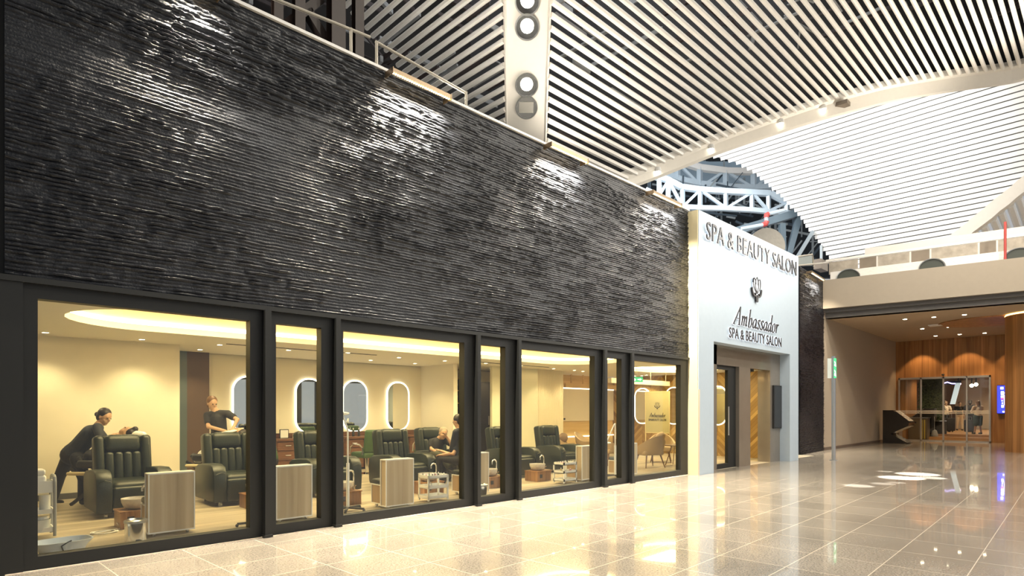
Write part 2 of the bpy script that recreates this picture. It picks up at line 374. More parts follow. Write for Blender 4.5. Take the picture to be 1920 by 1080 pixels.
# salon ceiling with a long stadium cove
def stadium(x0, x1, y0, y1, n=14, inset=0):
    r = (y1-y0)/2; cy = (y0+y1)/2; pts = []
    for i in range(n+1):
        a = -math.pi/2+math.pi*i/n; pts.append((x1-r+(r-inset)*math.cos(a), cy+(r-inset)*math.sin(a)))
    for i in range(n+1):
        a = math.pi/2+math.pi*i/n; pts.append((x0+r+(r-inset)*math.cos(a), cy+(r-inset)*math.sin(a)))
    return pts
def ceiling_cove(x0, x1, y0, y1, bx0, bx1, by0, by1, cx0, cx1, cy0, cy1, label):
    """flat ceiling panel (bx..by) with a stadium hole (x..y)"""
    import bmesh
    hole = stadium(x0, x1, y0, y1); n = len(hole); cyc = (y0+y1)/2; cxc = (x0+x1)/2
    def outer(p):
        dx, dy = p[0]-cxc, p[1]-cyc
        if abs(dy) >= (y1-y0)/2*.999 or (abs(p[0]-cxc) <= (x1-x0)/2-(y1-y0)/2+1e-4): return (p[0], by1 if dy > 0 else by0)
        r = (y1-y0)/2; ccx = cxc+math.copysign((x1-x0)/2-r, dx); ax = abs(p[0]-ccx)/r; ay = abs(p[1]-cyc)/r
        X = bx1 if dx > 0 else bx0
        if ay >= ax: t = ax/ay; return (ccx+(X-ccx)*t, by1 if dy > 0 else by0)
        t = ay/ax; return (X, cyc+((by1 if dy > 0 else by0)-cyc)*t)
    out = [outer(p) for p in hole]
    m = MB(); vs = [(*p, HC) for p in hole]+[(*p, HC) for p in out]+[(*p, HC+.09) for p in hole]
    m.add(vs, [(i, (i+1) % n, (i+1) % n+n, i+n) for i in range(n)]+[(i, (i+1) % n, (i+1) % n+2*n, i+2*n) for i in range(n)])
    c = m.build('ceiling', CEILM); tag(c, label, kind=ST)
    # recess: side, top, and the LED ledge behind the lip
    big = stadium(x0-.10, x1+.10, y0-.10, y1+.10)
    m = MB(); vs = [(*p, HC+.09) for p in hole]+[(*p, HC+.09) for p in big]+[(*p, HC+.36) for p in big]
    m.add(vs, [(i, (i+1) % n, (i+1) % n+n, i+n) for i in range(n)]+[(i+n, (i+1) % n+n, (i+1) % n+2*n, i+2*n) for i in range(n)]+[tuple(range(2*n, 3*n))])
    m.build('cove_recess', CEILM, c)
    m = MB(); mid = stadium(x0-.085, x1+.085, y0-.085, y1+.085)
    m.add([(*p, HC+.10) for p in mid]+[(*p, HC+.16) for p in mid], [(i, (i+1) % n, (i+1) % n+n, i+n) for i in range(n)])
    m.build('led_strip', LED, c)
    return c
CEILM = mat('salon_ceiling', (.80, .76, .66), .6)
cA = onZ(106, 600, HC)
ceiling_cove(cA.x, 12.0, 1.15, 3.35, -2, 12.9, .1, 6.6, 0, 0, 0, 0, 'salon ceiling with a long glowing oval cove')
ceiling_cove(13.6, 16.6, 1.2, 3.4, 12.9, XS, .1, 6.0, 0, 0, 0, 0, 'salon ceiling with a short glowing cove near the entrance')
wall('ceiling', -2, 12.9, 6.3, 6.8, HC, HC+.05, CEILM, 'strip of salon ceiling along the back wall')
tag(MB().box((10.6, 4.1, HC-.004), (2.6, .05, .01)).box((5.2, 4.25, HC-.004), (3, .04, .01)).build('trim_4', DARK), 'black slot air diffuser lines in the salon ceiling', kind=ST)
for a in ((3.0, 2.2), (6.5, 2.2), (10.0, 2.2), (15.0, 2.3)):
    lamp('AREA', (a[0], a[1], HC+.30), 125, (1, .80, .40), 2.6, 1.4, name='cove_light')
# windows of the shopfront
GL = [(70, 467), (515.5, 600), (641.5, 868), (897, 945), (972.5, 1112.5), (1132.4, 1163), (1182, 1274)]
POSTS = [(490, 501.5), (622, 631), (886.6, 892.6), (963.7, 968.8), (1125.5, 1130), (1176.5, 1180.5)]
EDG = [(42, 490)]+[(POSTS[i][1], POSTS[i+1][0]) for i in range(5)]+[(1180.5, 1288)]
for i, ((g0, g1), (e0, e1)) in enumerate(zip(GL, EDG)):
    w = thing('window_%d' % (i+1), ['widest shop window at the left, showing the first recliner', 'narrow shop window left of the second dark post', 'wide shop window with the man in the recliner', 'very narrow window left of the middle recliner', 'medium shop window showing a tilted recliner', 'narrowest shop window before the lounge chairs', 'last shop window, beside the white portal'][i], None, (fx(e0), 0, 0)); w['kind'] = ST
    x0 = fx(e0); a, b, c, d = 0, fx(g0)-x0, fx(g1)-x0, fx(e1)-x0
    MB().bx(a, b, -.03, .09, 0, 2.51).bx(c, d, -.03, .09, 0, 2.51).bx(b, c, -.03, .09, 0, .117).bx(b, c, -.03, .09, 2.385, 2.51).build('frame', BLK, w)
    MB().bx(b-.01, c+.01, .035, .045, .11, 2.39).build('pane', GLASS, w)
for i, (a, b) in enumerate(POSTS):
    x0, x1 = fx(a), fx(b)
    tag(MB().bx(x0, x1, -.11, .09, .02, 2.51).bx(x0-.012, x1+.012, -.125, -.0, 0, .03).build('trim_%d' % (5+i), BLK), 'dark protruding post, number %d from the left along the shopfront' % (i+1), kind=ST)
# ---------------- white portal
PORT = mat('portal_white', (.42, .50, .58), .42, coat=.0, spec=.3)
ox0, ox1 = onY(1338.3, 700, PY).x, onY(1481, 700, PY).x; oz = onY(1338.3, 640, PY).z
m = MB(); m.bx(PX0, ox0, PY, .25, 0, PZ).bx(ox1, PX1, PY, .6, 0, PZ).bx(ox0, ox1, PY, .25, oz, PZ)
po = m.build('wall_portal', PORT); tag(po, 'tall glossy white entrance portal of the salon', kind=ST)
MB().bx(PX0-.03, PX0-.002, PY+.012, -.005, 0, PZ-.003).build('side_panel', mat('cream_side', (.66, .59, .38), .35), po)
MB().prism([(PX0-.05, PY-.012, 0), (PX0+.01, PY-.012, 0), (PX0+.035, PY-.012, 1.86), (PX0-.05, PY-.012, 1.86)], (0, .012, 0)).build('corner_guard', mat('guard', (.74, .58, .42), .5), po)
tag(MB().bx(XR, PX0, -.02, .25, 0, PZ-.02).build('wall_portal', MATS['cream_side']), 'cream strip of wall between the shopfront and the portal', kind=ST)
# storefront inside the portal
PAN = mat('bronze_panel', (.23, .20, .165), .22, .35, coat=.3, var=.12, vscale=3)
def X0(p): return fx(p)
d1a, d1b, d2a, d2b = fx(1344), fx(1383), fx(1404), fx(1444)
zt1, zt2 = onY(1344, 682, 0).z, onY(1404, 690, 0).z; zt = min(zt1, zt2)
m = MB(); m.bx(ox0, d1a, -.0, .2, 0, oz+.02).bx(d1b, d2a, -.04, .2, 0, zt).bx(d2b, ox1, 0, .2, 0, zt).bx(ox0, ox1, 0, .2, zt, oz+.02)
for k in range(1, 9): pass
so = m.build('wall_storefront', PAN); tag(so, 'bronze metal cladding around the two salon doorways', kind=ST)
MB().bx(d2b, d2b+.04, .2, .34, 0, zt).build('door_reveal', PAN, so)
d = thing('door_1', 'dark framed glass door of the salon at the left of the portal', None, (d1a, .05, 0)); d['kind'] = ST
w = d1b-d1a
MB().bx(0, .07, 0, .08, 0, zt).bx(w*.62, w, 0, .08, 0, zt).bx(.07, w*.62, 0, .08, 0, .12).bx(.07, w*.62, 0, .08, zt-.10, zt).build('frame', BLK, d)
MB().bx(.07, w*.62, .03, .04, .12, zt-.1).build('pane', GLASS, d)
MB().tube([(w*.60, -.03, .8), (w*.60, -.03, 1.5)], .015).build('pull_handle', STEEL, d)
d = thing('door_2', 'open salon doorway with a dark sliding door edge', None, (d2a, .05, 0)); d['kind'] = ST
w2 = fx(1424)-d2a
MB().bx(w2*1.0, w2*1.12, .30, .36, 0, zt).bx(0, .03, .1, .15, 0, zt).bx(0, w2, .1, .16, zt-.06, zt).build('frame', BLK, d)
tv = thing('display_screen', 'tall black display screen on the bronze panel right of the doorway', 'screen', (onY(1456.5, 803, 0).x, -.0, onY(1456.5, 803, 0).z))
sw, sh = (onY(1465, 803, 0).x-onY(1448, 803, 0).x)/2, onY(1456, 723, 0).z-onY(1456, 803, 0).z
MB().bx(-sw, sw, -.05, -.003, 0, sh).build('casing', DARK, tv); MB().bx(-sw*.93, sw*.93, -.053, -.05, .03, sh-.03).build('screen', mat('dark_screen', (.015, .015, .017), .12), tv)
# ---------------- passage
BEI = mat('beige_plaster', (.34, .28, .215), .7); BEIF = mat('beige_fascia', (.30, .25, .19), .6)
ZP = 4.68
m = MB(); m.prism([(P3.x, P3.y, 0), (DX, PC.y, 0), (DX, PC.y+.2, 0), (P3.x, P3.y+.2, 0)], (0, 0, ZP+.4)); tag(m.build('wall_passage', BEI), 'plain beige side wall of the lounge passage', kind=ST)
m = MB(); m.prism([(P3.x, P3.y-.03, 0), (DX, PC.y-.03, 0), (DX, PC.y, 0), (P3.x, P3.y, 0)], (0, 0, .1)); tag(m.build('baseboard_passage', mat('brown_base', (.12, .09, .07), .4)), 'brown skirting along the beige passage wall', kind=ST)
FD = Vector((.163, -.987, 0)).normalized(); FN = Vector((-FD.y, FD.x, 0))  # along the fascia, and away from the viewer
def fas(t, dep, z): return Vector((P3.x, P3.y, 0))+FD*t+FN*dep+Vector((0, 0, z))
def fbox(t0, t1, d0, d1, z0, z1, mb=None):
    mb = mb or MB(); return mb.prism([fas(t0, d0, z0), fas(t1, d0, z0), fas(t1, d1, z0), fas(t0, d1, z0)], (0, 0, z1-z0))
ZF0, ZF1 = 4.97, 5.97
tag(fbox(.0, 14, -.12, .6, ZF0, ZF1).build('wall_fascia', BEIF), 'broad beige fascia over the passage opening', kind=ST)
tag(fbox(0, 14, .06, .6, ZF0-.12, ZF0, fbox(0, 14, .0, .6, ZF0-.03, ZF0)).build('trim_11', mat('grey_band', (.13, .12, .11), .4)), 'grey stepped band under the beige fascia', kind=ST)
fbox(0, 14, .2, .6, ZP, ZF0-.12).build('trim_12', MATS['grey_band'])['kind'] = ST
bpy.data.objects['trim_12']['label'] = 'lower dark step under the grey band of the passage'
m = MB(); m.prism([fas(.0, .3, ZP), fas(14, .3, ZP), (DX, -13.5, ZP), (DX, PC.y, ZP)], (0, 0, .15)); tag(m.build('ceiling', mat('passage_ceiling', (.40, .30, .20), .7)), 'low brown ceiling of the lounge passage', kind=ST)
VW = wood('veneer', (.25, .105, .03), (.46, .22, .075), 'Z', .45, .35, .24)
dy0, dy1 = onX(1685, 800, DX).y, onX(1858, 800, DX).y; dzt = 2.95
m = MB().bx(DX, DX+.2, dy0, PC.y, 0, ZP).bx(DX, DX+.2, -13.5, dy1, 0, ZP).bx(DX, DX+.2, dy1, dy0, dzt, ZP)
tag(m.build('wall_door', VW), 'veneered wood wall around the sliding glass doors', kind=ST)
d = thing('door_3', 'four-panel sliding glass door in a silver frame in the wood wall', None, (DX, dy0, 0)); d['kind'] = ST
Wd = dy0-dy1; al = mat('silver_alu', (.55, .53, .50), .3, .8)
ds = [dy0-onX(p, 800, DX).y for p in (1685, 1727, 1769, 1813, 1858)]
m = MB().bx(-.06, .02, -Wd, 0, dzt-.09, dzt).bx(-.06, .02, -Wd, 0, 0, .05)
for k, q in enumerate(ds): m.bx(-.06, .02, -min(max(q, .03), Wd-.03)-.03, -min(max(q, .03), Wd-.03)+.03, 0, dzt)
m.build('frame', al, d)
for a, b in zip(ds, ds[1:]): MB().bx(-.03, -.02, -b+.03, -a-.03, .05, dzt-.09).build('pane', GLASS, d)
MB().bx(-.075, -.065, -Wd+.03, -.03, 1.27, 1.295).bx(-.075, -.065, -Wd+.03, -.03, 1.325, 1.35).bx(-.075, -.065, -Wd+.03, -.03, 1.38, 1.405).build('marking_band', mat('frost', (.70, .66, .60), .5), d)
MB().ell((-.10, -ds[2], dzt+.08), (.05, .06, .05)).build('sensor', DARK, d)
# wood column
PCo = onZ(1884, 848.4)+RV*1.27
co = tag(MB().cyl((PCo.x, PCo.y, 0), .98, ZP-.06, 48).build('wall_column', VW, smooth=True), 'big round wood-clad column at the right edge', kind=ST)
MB().lathe([(.90, ZP-.06), (.985, ZP-.06), (.985, ZP-.01), (.90, ZP-.01)], (PCo.x, PCo.y, 0), 48).build('led_ring', mat('amber_led', (1, .7, .3), .5, emit=4, ecol=(1, .62, .22)), co)
# ================================================================== ROOF
SLAT = mat('ceiling_slat', (.86, .82, .75), .4)
RIBM = mat('rib_cream', (.80, .75, .66), .45)
R1 = 11.5; DTH = math.radians(.985)
EB = [(1174, 333), (1340, 262), (1411, 237), (1522, 198), (1574, 183), (1656, 161), (1720, 150), (1804, 137), (1881, 128), (1920, 124), (2100, 110)]
LB = [(0, 640), (56, 691), (72, 704), (87, 719), (103, 732), (134, 757), (150, 769), (200, 850), (330, 930)]
web1, web2, ends = MB(), MB(), []
RC = .92
k = 0
th = math.radians(29)
while th < math.radians(112):
    Y = R1*math.cos(th)-CD; Z = CH+R1*math.sin(th); dyy = Y+CD
    xs = dyy+RC
    # right web: run along X to the arched edge
    x = max(xs, 3.0); xe = x; lim = 25.5
    while x < lim:
        px, py, z = proj((x, Y, Z))
        if px > 1100 and py > table(EB, px): break
        if px > 2090: break
        x += .04
    xe = x
    if th < math.radians(84): ends.append(Vector((xe, Y, Z)))
    if xe > xs+.1: web1.tube([(xs, Y, Z), (xe, Y, Z)], .057, 8)
    # left web: parallel to Y beyond the rib
    xl, yl = xs-.70, Y+.68
    if xl < 9.0 and yl > -6 and th > math.radians(29):
        y = yl
        while y < 13:
            px, py, z = proj((xl, y, Z))
            if py > -60 and px < table(LB, py): break
            if px < -100: break
            y += .04
        if y > yl+.1: web2.tube([(xl, yl, Z), (xl, y, Z)], .057, 8)
    elif yl > -6:
        web2.tube([(xl, yl, Z), (xl, min(13, yl+6), Z)], .057, 8)
    th += DTH; k += 1
tag(web1.build('ceiling', SLAT, smooth=True), 'cream tubular slat ceiling fanning right of the diagonal rib', kind=ST)
tag(web2.build('ceiling', SLAT, smooth=True), 'cream tubular slat ceiling left of the diagonal rib', kind=ST)
# diagonal rib
def ribpt(th, off=0.0):  # off: -1 left edge .. 1 right edge
    Y = R1*math.cos(th)-CD; Z = CH+R1*math.sin(th); x = Y+CD+RC
    c = Vector((x-.35, Y+.34, Z)); return c+Vector((SI, -CO, 0))*(.49*off)
m = MB(); n = 46; ths = [math.radians(26+i*1.9) for i in range(n)]
vs = []; 
for t in ths:
    nr = (Vector((0, math.cos(t)*.5, math.sin(t)))).normalized()
    for off, up in ((-1, 0), (-.93, -.06), (-.86, 0), (.86, 0), (.93, -.06), (1, 0), (1, .5), (-1, .5)): vs.append(ribpt(t, off)+Vector((0, 0, up)))
q = 8; fs = [(i*q+j, i*q+(j+1) % q, (i+1)*q+(j+1) % q, (i+1)*q+j) for i in range(n-1) for j in range(q)]
m.add(vs, fs); tag(m.build('ceiling_rib', RIBM), 'broad cream diagonal ceiling rib with round lights', kind=ST)
def rib_theta(py):
    lo, hi = math.radians(26), math.radians(89)
    for _ in range(40):
        t = (lo+hi)/2
        if proj(ribpt(t))[1] > py: lo = t
        else: hi = t
    return t
for i, (py, on) in enumerate([(2, 1), (50, 1), (159, 1), (201, 0)]):
    t = rib_theta(py); c = ribpt(t); tn = (ribpt(t+.01)-c).normalized(); sd = Vector((SI, -CO, 0)); nn = tn.cross(sd).normalized()
    if nn.z > 0: nn = -nn
    Rm = Matrix((sd, tn, nn)).transposed()
    o = thing('ceiling_light', ['bright round ceiling light in the rib at the top frame edge', 'bright round ceiling light in the rib, second from the top', 'bright round ceiling light in the rib above the unlit one', 'unlit round ceiling light lowest in the diagonal rib'][i], 'ceiling light', c+nn*.012, group='round lights in the diagonal rib')
    o.rotation_euler = Rm.to_euler()
    a = .245
    MB().lathe([(a*1.04, -.0), (a*1.04, .03), (a*.93, .03), (a*.90, -.0)], n=40).build('trim_ring', STEEL, o, smooth=True)
    MB().lathe([(a*.93, .02), (a*.6, .012), (.001, .01)], n=40).build('reflector', CHR, o, smooth=True)
    if on:
        MB().cyl((0, .02, .012), .135, .012, 28).build('bulb', mat('lamp_white', (1, .97, .9), .5, emit=26, ecol=(1, .93, .78)), o)
        lamp('SPOT', c+nn*.2, 420, (1, .90, .70), .15, spot=120, blend=.8, name='rib_lamp', tgt=c+nn+Vector((0, 0, -1)))
    else:
        MB().bx(-.17, .16, -.11, .12, .012, .03).build('lamp_body', mat('lamp_grey', (.40, .38, .33), .3), o)
# arched edge beam of this bay
ends.sort(key=lambda v: proj(v)[0])
for _ in range(6): ends = [ends[0]]+[(a+b*2+c)/4 for a, b, c in zip(ends, ends[1:], ends[2:])]+[ends[-1]]
m = MB(); n = len(ends); vs = []
for i, p in enumerate(ends):
    a = ends[max(0, i-1)]; b = ends[min(n-1, i+1)]; t = (b-a).normalized(); w = .10+.20*min(1, i/(n*.55))
    out = Vector((1, 0, 0))
    for dx, dz in ((-.05, .16), (-.05, -.03), (.12, -.05), (.16+w*.2, -.05-w*1.15), (.34+w*.2, -.05-w*1.15), (.44, .16)): vs.append(p+out*dx+Vector((0, 0, dz)))
q = 6; m.add(vs, [(i*q+j, i*q+(j+1) % q, (i+1)*q+(j+1) % q, (i+1)*q+j) for i in range(n-1) for j in range(q)])
tag(m.build('ceiling_beam', RIBM, smooth=False), 'arched cream edge beam closing the slat ceiling', kind=ST)
tp_ = [v+Vector((.46, 0, .1)) for v in ends]; tp_ = [tp_[0]+Vector((-1.5, 3.5, 0))]+tp_+[tp_[-1]+Vector((1, -8, 0))]; n = len(tp_)
m = MB(); m.add([tuple(v) for v in tp_]+[(v.x, v.y, 15.6) for v in tp_], [(i, i+1, n+i+1, n+i) for i in range(n-1)])
tag(m.build('wall_roof', mat('upstand_dark', (.030, .027, .025), .9)), 'dark upstand closing the roof void above the arched beam', kind=ST)
for i, (px, lab) in enumerate([(1545, 'small floodlight on the arched beam, rightmost lit one'), (1467, 'small floodlight on the arched beam, middle lit one'), (1336, 'small floodlight on the arched beam above the blue trusses'), (1222, 'small floodlight on the arched beam nearest the stone wall')]):
    p = min(ends, key=lambda v: abs(proj(v)[0]-px))+Vector((.15, 0, -.12))
    o = thing('floodlight', lab, 'light', p, group='floodlights along the arched beam')
    MB().lathe([(.0, .1), (.09, .1), (.11, 0), (.09, -.02)], n=20).build('housing', WHITE, o, smooth=True)
    MB().ell((0, 0, -.03), (.085, .085, .03)).build('lens', MATS['lamp_white'], o)
p = min(ends, key=lambda v: abs(proj(v)[0]-1577))+Vector((.16, 0, -.16))
tag(MB().box(p, (.3, .5, .12)).build('recessed_fixture', mat('bronze_fix', (.18, .14, .10), .4)), 'dark rectangular fixture beside the rightmost lit floodlight', 'light fixture')
# ------------- white vault of the next bay
R2 = 31.0; dps = .0066
VL = [(200, 1100), (288, 1310), (295, 1340), (305, 1375), (322, 1410), (348, 1440), (375, 1470), (410, 1500), (450, 1530), (492, 1560), (560, 1590)]
VR = [(100, 2300), (235, 2050), (340, 1920), (400, 1846), (455, 1777), (500, 1730)]
vm = MB(); rp = []; lp = []
ps = .2075
VS = mat('vault_slat', (.88, .88, .85), .4)
while ps < .56:
    X = R2*math.cos(ps); Z = CH+R2*math.sin(ps); a = b = None
    y = 34.0
    while y > -34:
        px, py, z = proj((X, y, Z))
        if z > 1:
            if a is None and px > table(VL, py): a = y
            if a is not None and px > table(VR, py): b = y; break
            if px > 2350: b = y; break
        y -= .06
    if a is not None and b is not None and a-b > .2:
        nz = Vector((-math.cos(ps), 0, -math.sin(ps))); R = Matrix(((-math.sin(ps), 0, math.cos(ps)), (0, 1, 0), (math.cos(ps), 0, math.sin(ps))))
        R = Matrix((Vector((-math.sin(ps), 0, math.cos(ps))), Vector((0, 1, 0)), Vector((math.cos(ps), 0, math.sin(ps))))).transposed()
        vm.box((X, (a+b)/2, Z), (R2*dps*.80, a-b, .04), rot=R); rp.append(Vector((X, b, Z))); lp.append(Vector((X, a, Z)))
    ps += dps
tag(vm.build('ceiling', VS), 'bright white slatted vault of the next bay', kind=ST)
n = len(rp); bk = MB(); vs = [p+Vector((.30, .05, .12)) for p in lp]+[p+Vector((.30, -.05, .12)) for p in rp]
bk.add(vs, [(i, i+1, n+i+1, n+i) for i in range(n-1)]); tag(bk.build('ceiling', mat('vault_back', (.34, .33, .31), .7)), 'grey lining behind the white vault slats', kind=ST)
m = MB(); vs = []
for i, p in enumerate(rp):
    for dy, dx in ((.25, -.15), (-.55, -.15), (-.55, .25), (.25, .25)): vs.append(p+Vector((dx, dy, 0)))
m.add(vs, [(i*4+j, i*4+(j+1) % 4, (i+1)*4+(j+1) % 4, (i+1)*4+j) for i in range(n-1) for j in range(4)])
tag(m.build('ceiling_rib', RIBM), 'cream diagonal rib at the right of the white vault', kind=ST)
p = rp[3]; o = thing('floodlight', 'floodlight glowing at the foot of the right-hand rib', 'light', p+Vector((-.35, 0, -.25)))
MB().cyl((0, 0, 0), .2, .12, 20).build('housing', WHITE, o); MB().ell((-.02, 0, -.06), (.16, .16, .08)).build('lens', MATS['lamp_white'], o)
# slats of the bay right of that rib
lamp('SPOT', (29, -14, 7.5), 900, (1, .97, .92), .3, spot=140, blend=.5, name='upward_fill', tgt=(33, -9, 11))  # added upward spot, no fitting there, brightening the far slats
m = MB()
for i in range(0, n-1):
    for s in (0,):
        p = rp[i]+Vector((.2, -.55, .05)); m.tube([p, p+Vector((9.0, 0, -1.2))], .13, 6)
tag(m.build('ceiling', VS, smooth=True), 'slat ceiling right of the far diagonal rib', kind=ST)
# ------------- dark roof above the slats
ROOF = mat('roof_dark', (.022, .019, .017), .9, var=.6, vscale=1.2)
def dome(r, y0, y1, x0, x1):
    m = MB(); vs = []; t0, t1, n = 22, 168, 30
    for i in range(n+1):
        t = math.radians(t0+(t1-t0)*i/n)
        for x in (x0, x1): vs.append((x, r*math.cos(t)-CD, CH+r*math.sin(t)*1.0))
    m.add(vs, [(2*i, 2*i+1, 2*i+3, 2*i+2) for i in range(n)]); return m
m = MB().bx(-14, 27, -22, 26, 15.6, 15.9)
tag(m.build('ceiling', ROOF), 'dark roof deck above the slat ceilings', kind=ST)
tag(MB().bx(-14, 9, 15.5, 15.7, 5.0, 15.6).build('wall_roof', ROOF), 'dark upper wall behind the salon roof', kind=ST)
tag(MB().bx(-14.2, -14, -3, 15.7, 0, 15.6).build('wall_roof', ROOF), 'dark end wall of the roof void', kind=ST)
rd = random.Random(3)
SVC = mat('services', (.30, .29, .27), .5, .2, var=.5, vscale=2); SVD = mat('services_dark', (.04, .025, .02), .7)
m = MB(); m2 = MB()
for i in range(620):
    Y = rd.uniform(-8, 9); xl_ = min(ends, key=lambda v: abs(v.y-Y)).x-1.6; x = rd.uniform(0, xl_)
    a = rd.choice([0, 0, math.pi/2, math.pi/2, rd.uniform(0, 3.1)]); L = rd.uniform(.3, 2.4); w = rd.uniform(.02, .10)
    ey = abs(L/2*math.sin(a)); ex = abs(L/2*math.cos(a)); q_ = max(0, min(Y+CD-ey, x-ex-RC)); q_ = min(q_, R1*.93)
    Z = CH+math.sqrt(R1*R1-q_*q_)+.25+rd.uniform(0, 1.6)
    (m if rd.random() < .42 else m2).box((x, Y, min(Z, 15.3)), (L, w, rd.uniform(.02, .16)), rz=a)
for i in range(150):
    x = rd.uniform(-2, 6); y = rd.uniform(5.5, 13); z = rd.uniform(8, 14.5)
    (m if rd.random() < .4 else m2).box((x, y, z), (rd.uniform(.4, 3), rd.uniform(.04, .2), rd.uniform(.04, .25)), rz=rd.choice([0, math.pi/2, .7]))
tag(m.build('roof_services', SVC), 'tangle of grey ducts, trays and hangers above the slats', 'services', kind='stuff')
tag(m2.build('roof_services', SVD), 'tangle of dark brown steel above the slats', 'services', kind='stuff')
lamp('AREA', (12, 2, 15.3), 900, (.85, .92, 1), 14, 10, name='roof_void_light')
# brown steel posts and handrail on the salon roof
def post(px, w, y, z0, z1, lab):
    X = onY(px, 50, y).x
    o = thing('steel_column', lab, 'column', (X, y, 5.6), group='brown steel posts behind the stone wall')
    MB().bx(-w/2, w/2, -w*.4, -w*.34, 0, z1-5.6).bx(-w/2, w/2, w*.34, w*.4, 0, z1-5.6).bx(-.02, .02, -w*.34, w*.34, 0, z1-5.6).build('shaft', BRST, o)
    MB().bx(-w*.7, w*.7, -w*.6, w*.6, 0, .03).build('base_plate', BRST, o)
BRST = mat('brown_steel', (.022, .011, .008), .6, var=.4, vscale=6)
for px, w, lab in ((671, .16, 'brown steel post right of the first handrail'), (630, .24, 'thick dark steel post near the handrail'), (560, .16, 'dark steel post left of the thick one'), (520, .14, 'dark steel post nearest the top edge of the photo')): post(px, w, 2.2, 5.6, 15.4, lab)
# sloping struts
for a, b, lab in (((575, 20), (620, 95), 'sloping dark strut between the steel posts'), ((520, 60), (600, 0), 'sloping dark strut at the top left')):
    tag(MB().bar(onY(*a, 2.4), onY(*b, 2.4), .14).build('steel_strut', BRST), lab, 'strut')
RAIL = mat('rail_cream', (.42, .38, .31), .4)
def rail(pts, posts, lab, y=1.0):
    o = thing('handrail', lab, 'railing', (onY(posts[0][0], 50, y).x, y, 5.6)); b = o.location.copy()
    MB().tube([onY(p[0], p[1], y)-b for p in pts], .022, 8).build('top_rail', RAIL, o)
    for p in posts:
        q = onY(p[0], p[1], y)-b; MB().tube([(q.x, q.y, 0), q], .022, 8).build('post', RAIL, o)
rail([(490, -12), (694, 70)], [(658, 53)], 'cream pipe handrail left of the brown steel post')
rail([(704, 78), (871, 173)], [(706, 79), (874, 172)], 'cream pipe handrail ending above the second wall light')
# ------------- blue-lit ring trusses of the dome behind the vault
BLU = mat('pale_blue_steel', (.50, .60, .68), .45, .1)
def P(px, py, D): return atD(px, py, D)
tr = thing('roof_truss', 'pale blue steel ring truss behind the white vault, lower one', 'truss', P(1350, 400, 30)); b = tr.location.copy()
def member(nm, a, c, w, par, base, mt=BLU): MB().bar(Vector(a)-base, Vector(c)-base, w).build(nm, mt, par)
def chord(nm, pts, w, par, base, mt=BLU, h=None):
    m = MB()
    for a, c in zip(pts, pts[1:]): m.bar(Vector(a)-base, Vector(c)-base, w)
    m.build(nm, mt, par)
T0 = [(1205, 325), (1251, 337), (1277, 351), (1314, 356), (1363, 359), (1404, 361), (1444, 363), (1486, 384)]
B0 = [(1210, 356), (1255, 377), (1277, 388), (1314, 390), (1359, 391), (1412, 394), (1444, 397), (1480, 400)]
chord('chord', [P(*p, 30) for p in T0], .26, tr, b); chord('chord', [P(*p, 30) for p in B0], .22, tr, b)
tx = [(1236, 333, 1236, 367), (1253, 338, 1253, 375), (1280, 352, 1280, 388), (1313, 356, 1313, 389), (1361, 359, 1361, 391), (1410, 361, 1410, 393), (1441, 363, 1441, 396), (1475, 380, 1475, 399)]
for i, (a, c, d_, e) in enumerate(tx):
    member('post', P(a, c, 30), P(d_, e, 30), .17, tr, b)
    if i < len(tx)-1:
        n_ = tx[i+1]
        if i % 2: member('brace', P(a, c, 30), P(n_[2], n_[3], 30), .13, tr, b)
        else: member('brace', P(d_, e, 30), P(n_[0], n_[1], 30), .13, tr, b)
tr = thing('roof_truss', 'pale blue steel ring truss of the dome, upper one', 'truss', P(1350, 330, 36)); b = tr.location.copy()
U = [(1240, 322), (1277, 337), (1314, 345), (1363, 350), (1410, 352), (1450, 349), (1500, 340)]
U2 = [(1270, 302), (1287, 307), (1314, 315), (1363, 321), (1416, 322), (1470, 316)]
chord('chord', [P(*p, 36) for p in U], .30, tr, b); chord('chord', [P(*p, 36) for p in U2], .34, tr, b, WHITE)
for i, x in enumerate((1270, 1312, 1361, 1413, 1450)):
    member('post', P(x, table([(a, c) for a, c in U2], x), 36), P(x, table(U, x), 36), .26, tr, b)
for a, c in (((1270, 305), (1308, 343)), ((1322, 345), (1357, 322)), ((1365, 324), (1408, 350)), ((1418, 350), (1440, 330))): member('brace', P(*a, 36), P(*c, 36), .15, tr, b)
# drum wall of the dome, lit from its rooflight
m = MB(); dr = [(1225, 285), (1270, 296), (1330, 303), (1400, 302), (1460, 292), (1520, 278)]
lo = [(1225, 330), (1270, 341), (1330, 349), (1400, 352), (1460, 348), (1520, 338)]
n = len(dr); m.add([P(*p, 39) for p in dr]+[P(*p, 39) for p in lo]+[P(p[0], p[1], 40) for p in dr]+[P(p[0], p[1], 40) for p in lo], [(i, i+1, n+i+1, n+i) for i in range(n-1)]+[(2*n+i, 2*n+i+1, 3*n+i+1, 3*n+i) for i in range(n-1)]+[(n+i, n+i+1, 3*n+i+1, 3*n+i) for i in range(n-1)])
tag(m.build('wall_drum', mat('drum_blue', (.34, .46, .56), .6)), 'curved blue-grey drum wall behind the ring trusses', kind=ST)
m = MB(); m.prism([atD(1150, 250, 44), atD(1640, 250, 44), atD(1640, 520, 44), atD(1150, 520, 44)], FV*.5)  # dark sheet put in as a backdrop for the unlit roof depth
tag(m.build('wall_roof', mat('dark_backdrop', (.018, .024, .030), .9, var=.5, vscale=.6)), 'added dark sheet standing in for the unlit roof beyond the trusses', kind=ST)
rd = random.Random(8); m = MB(); m2 = MB()
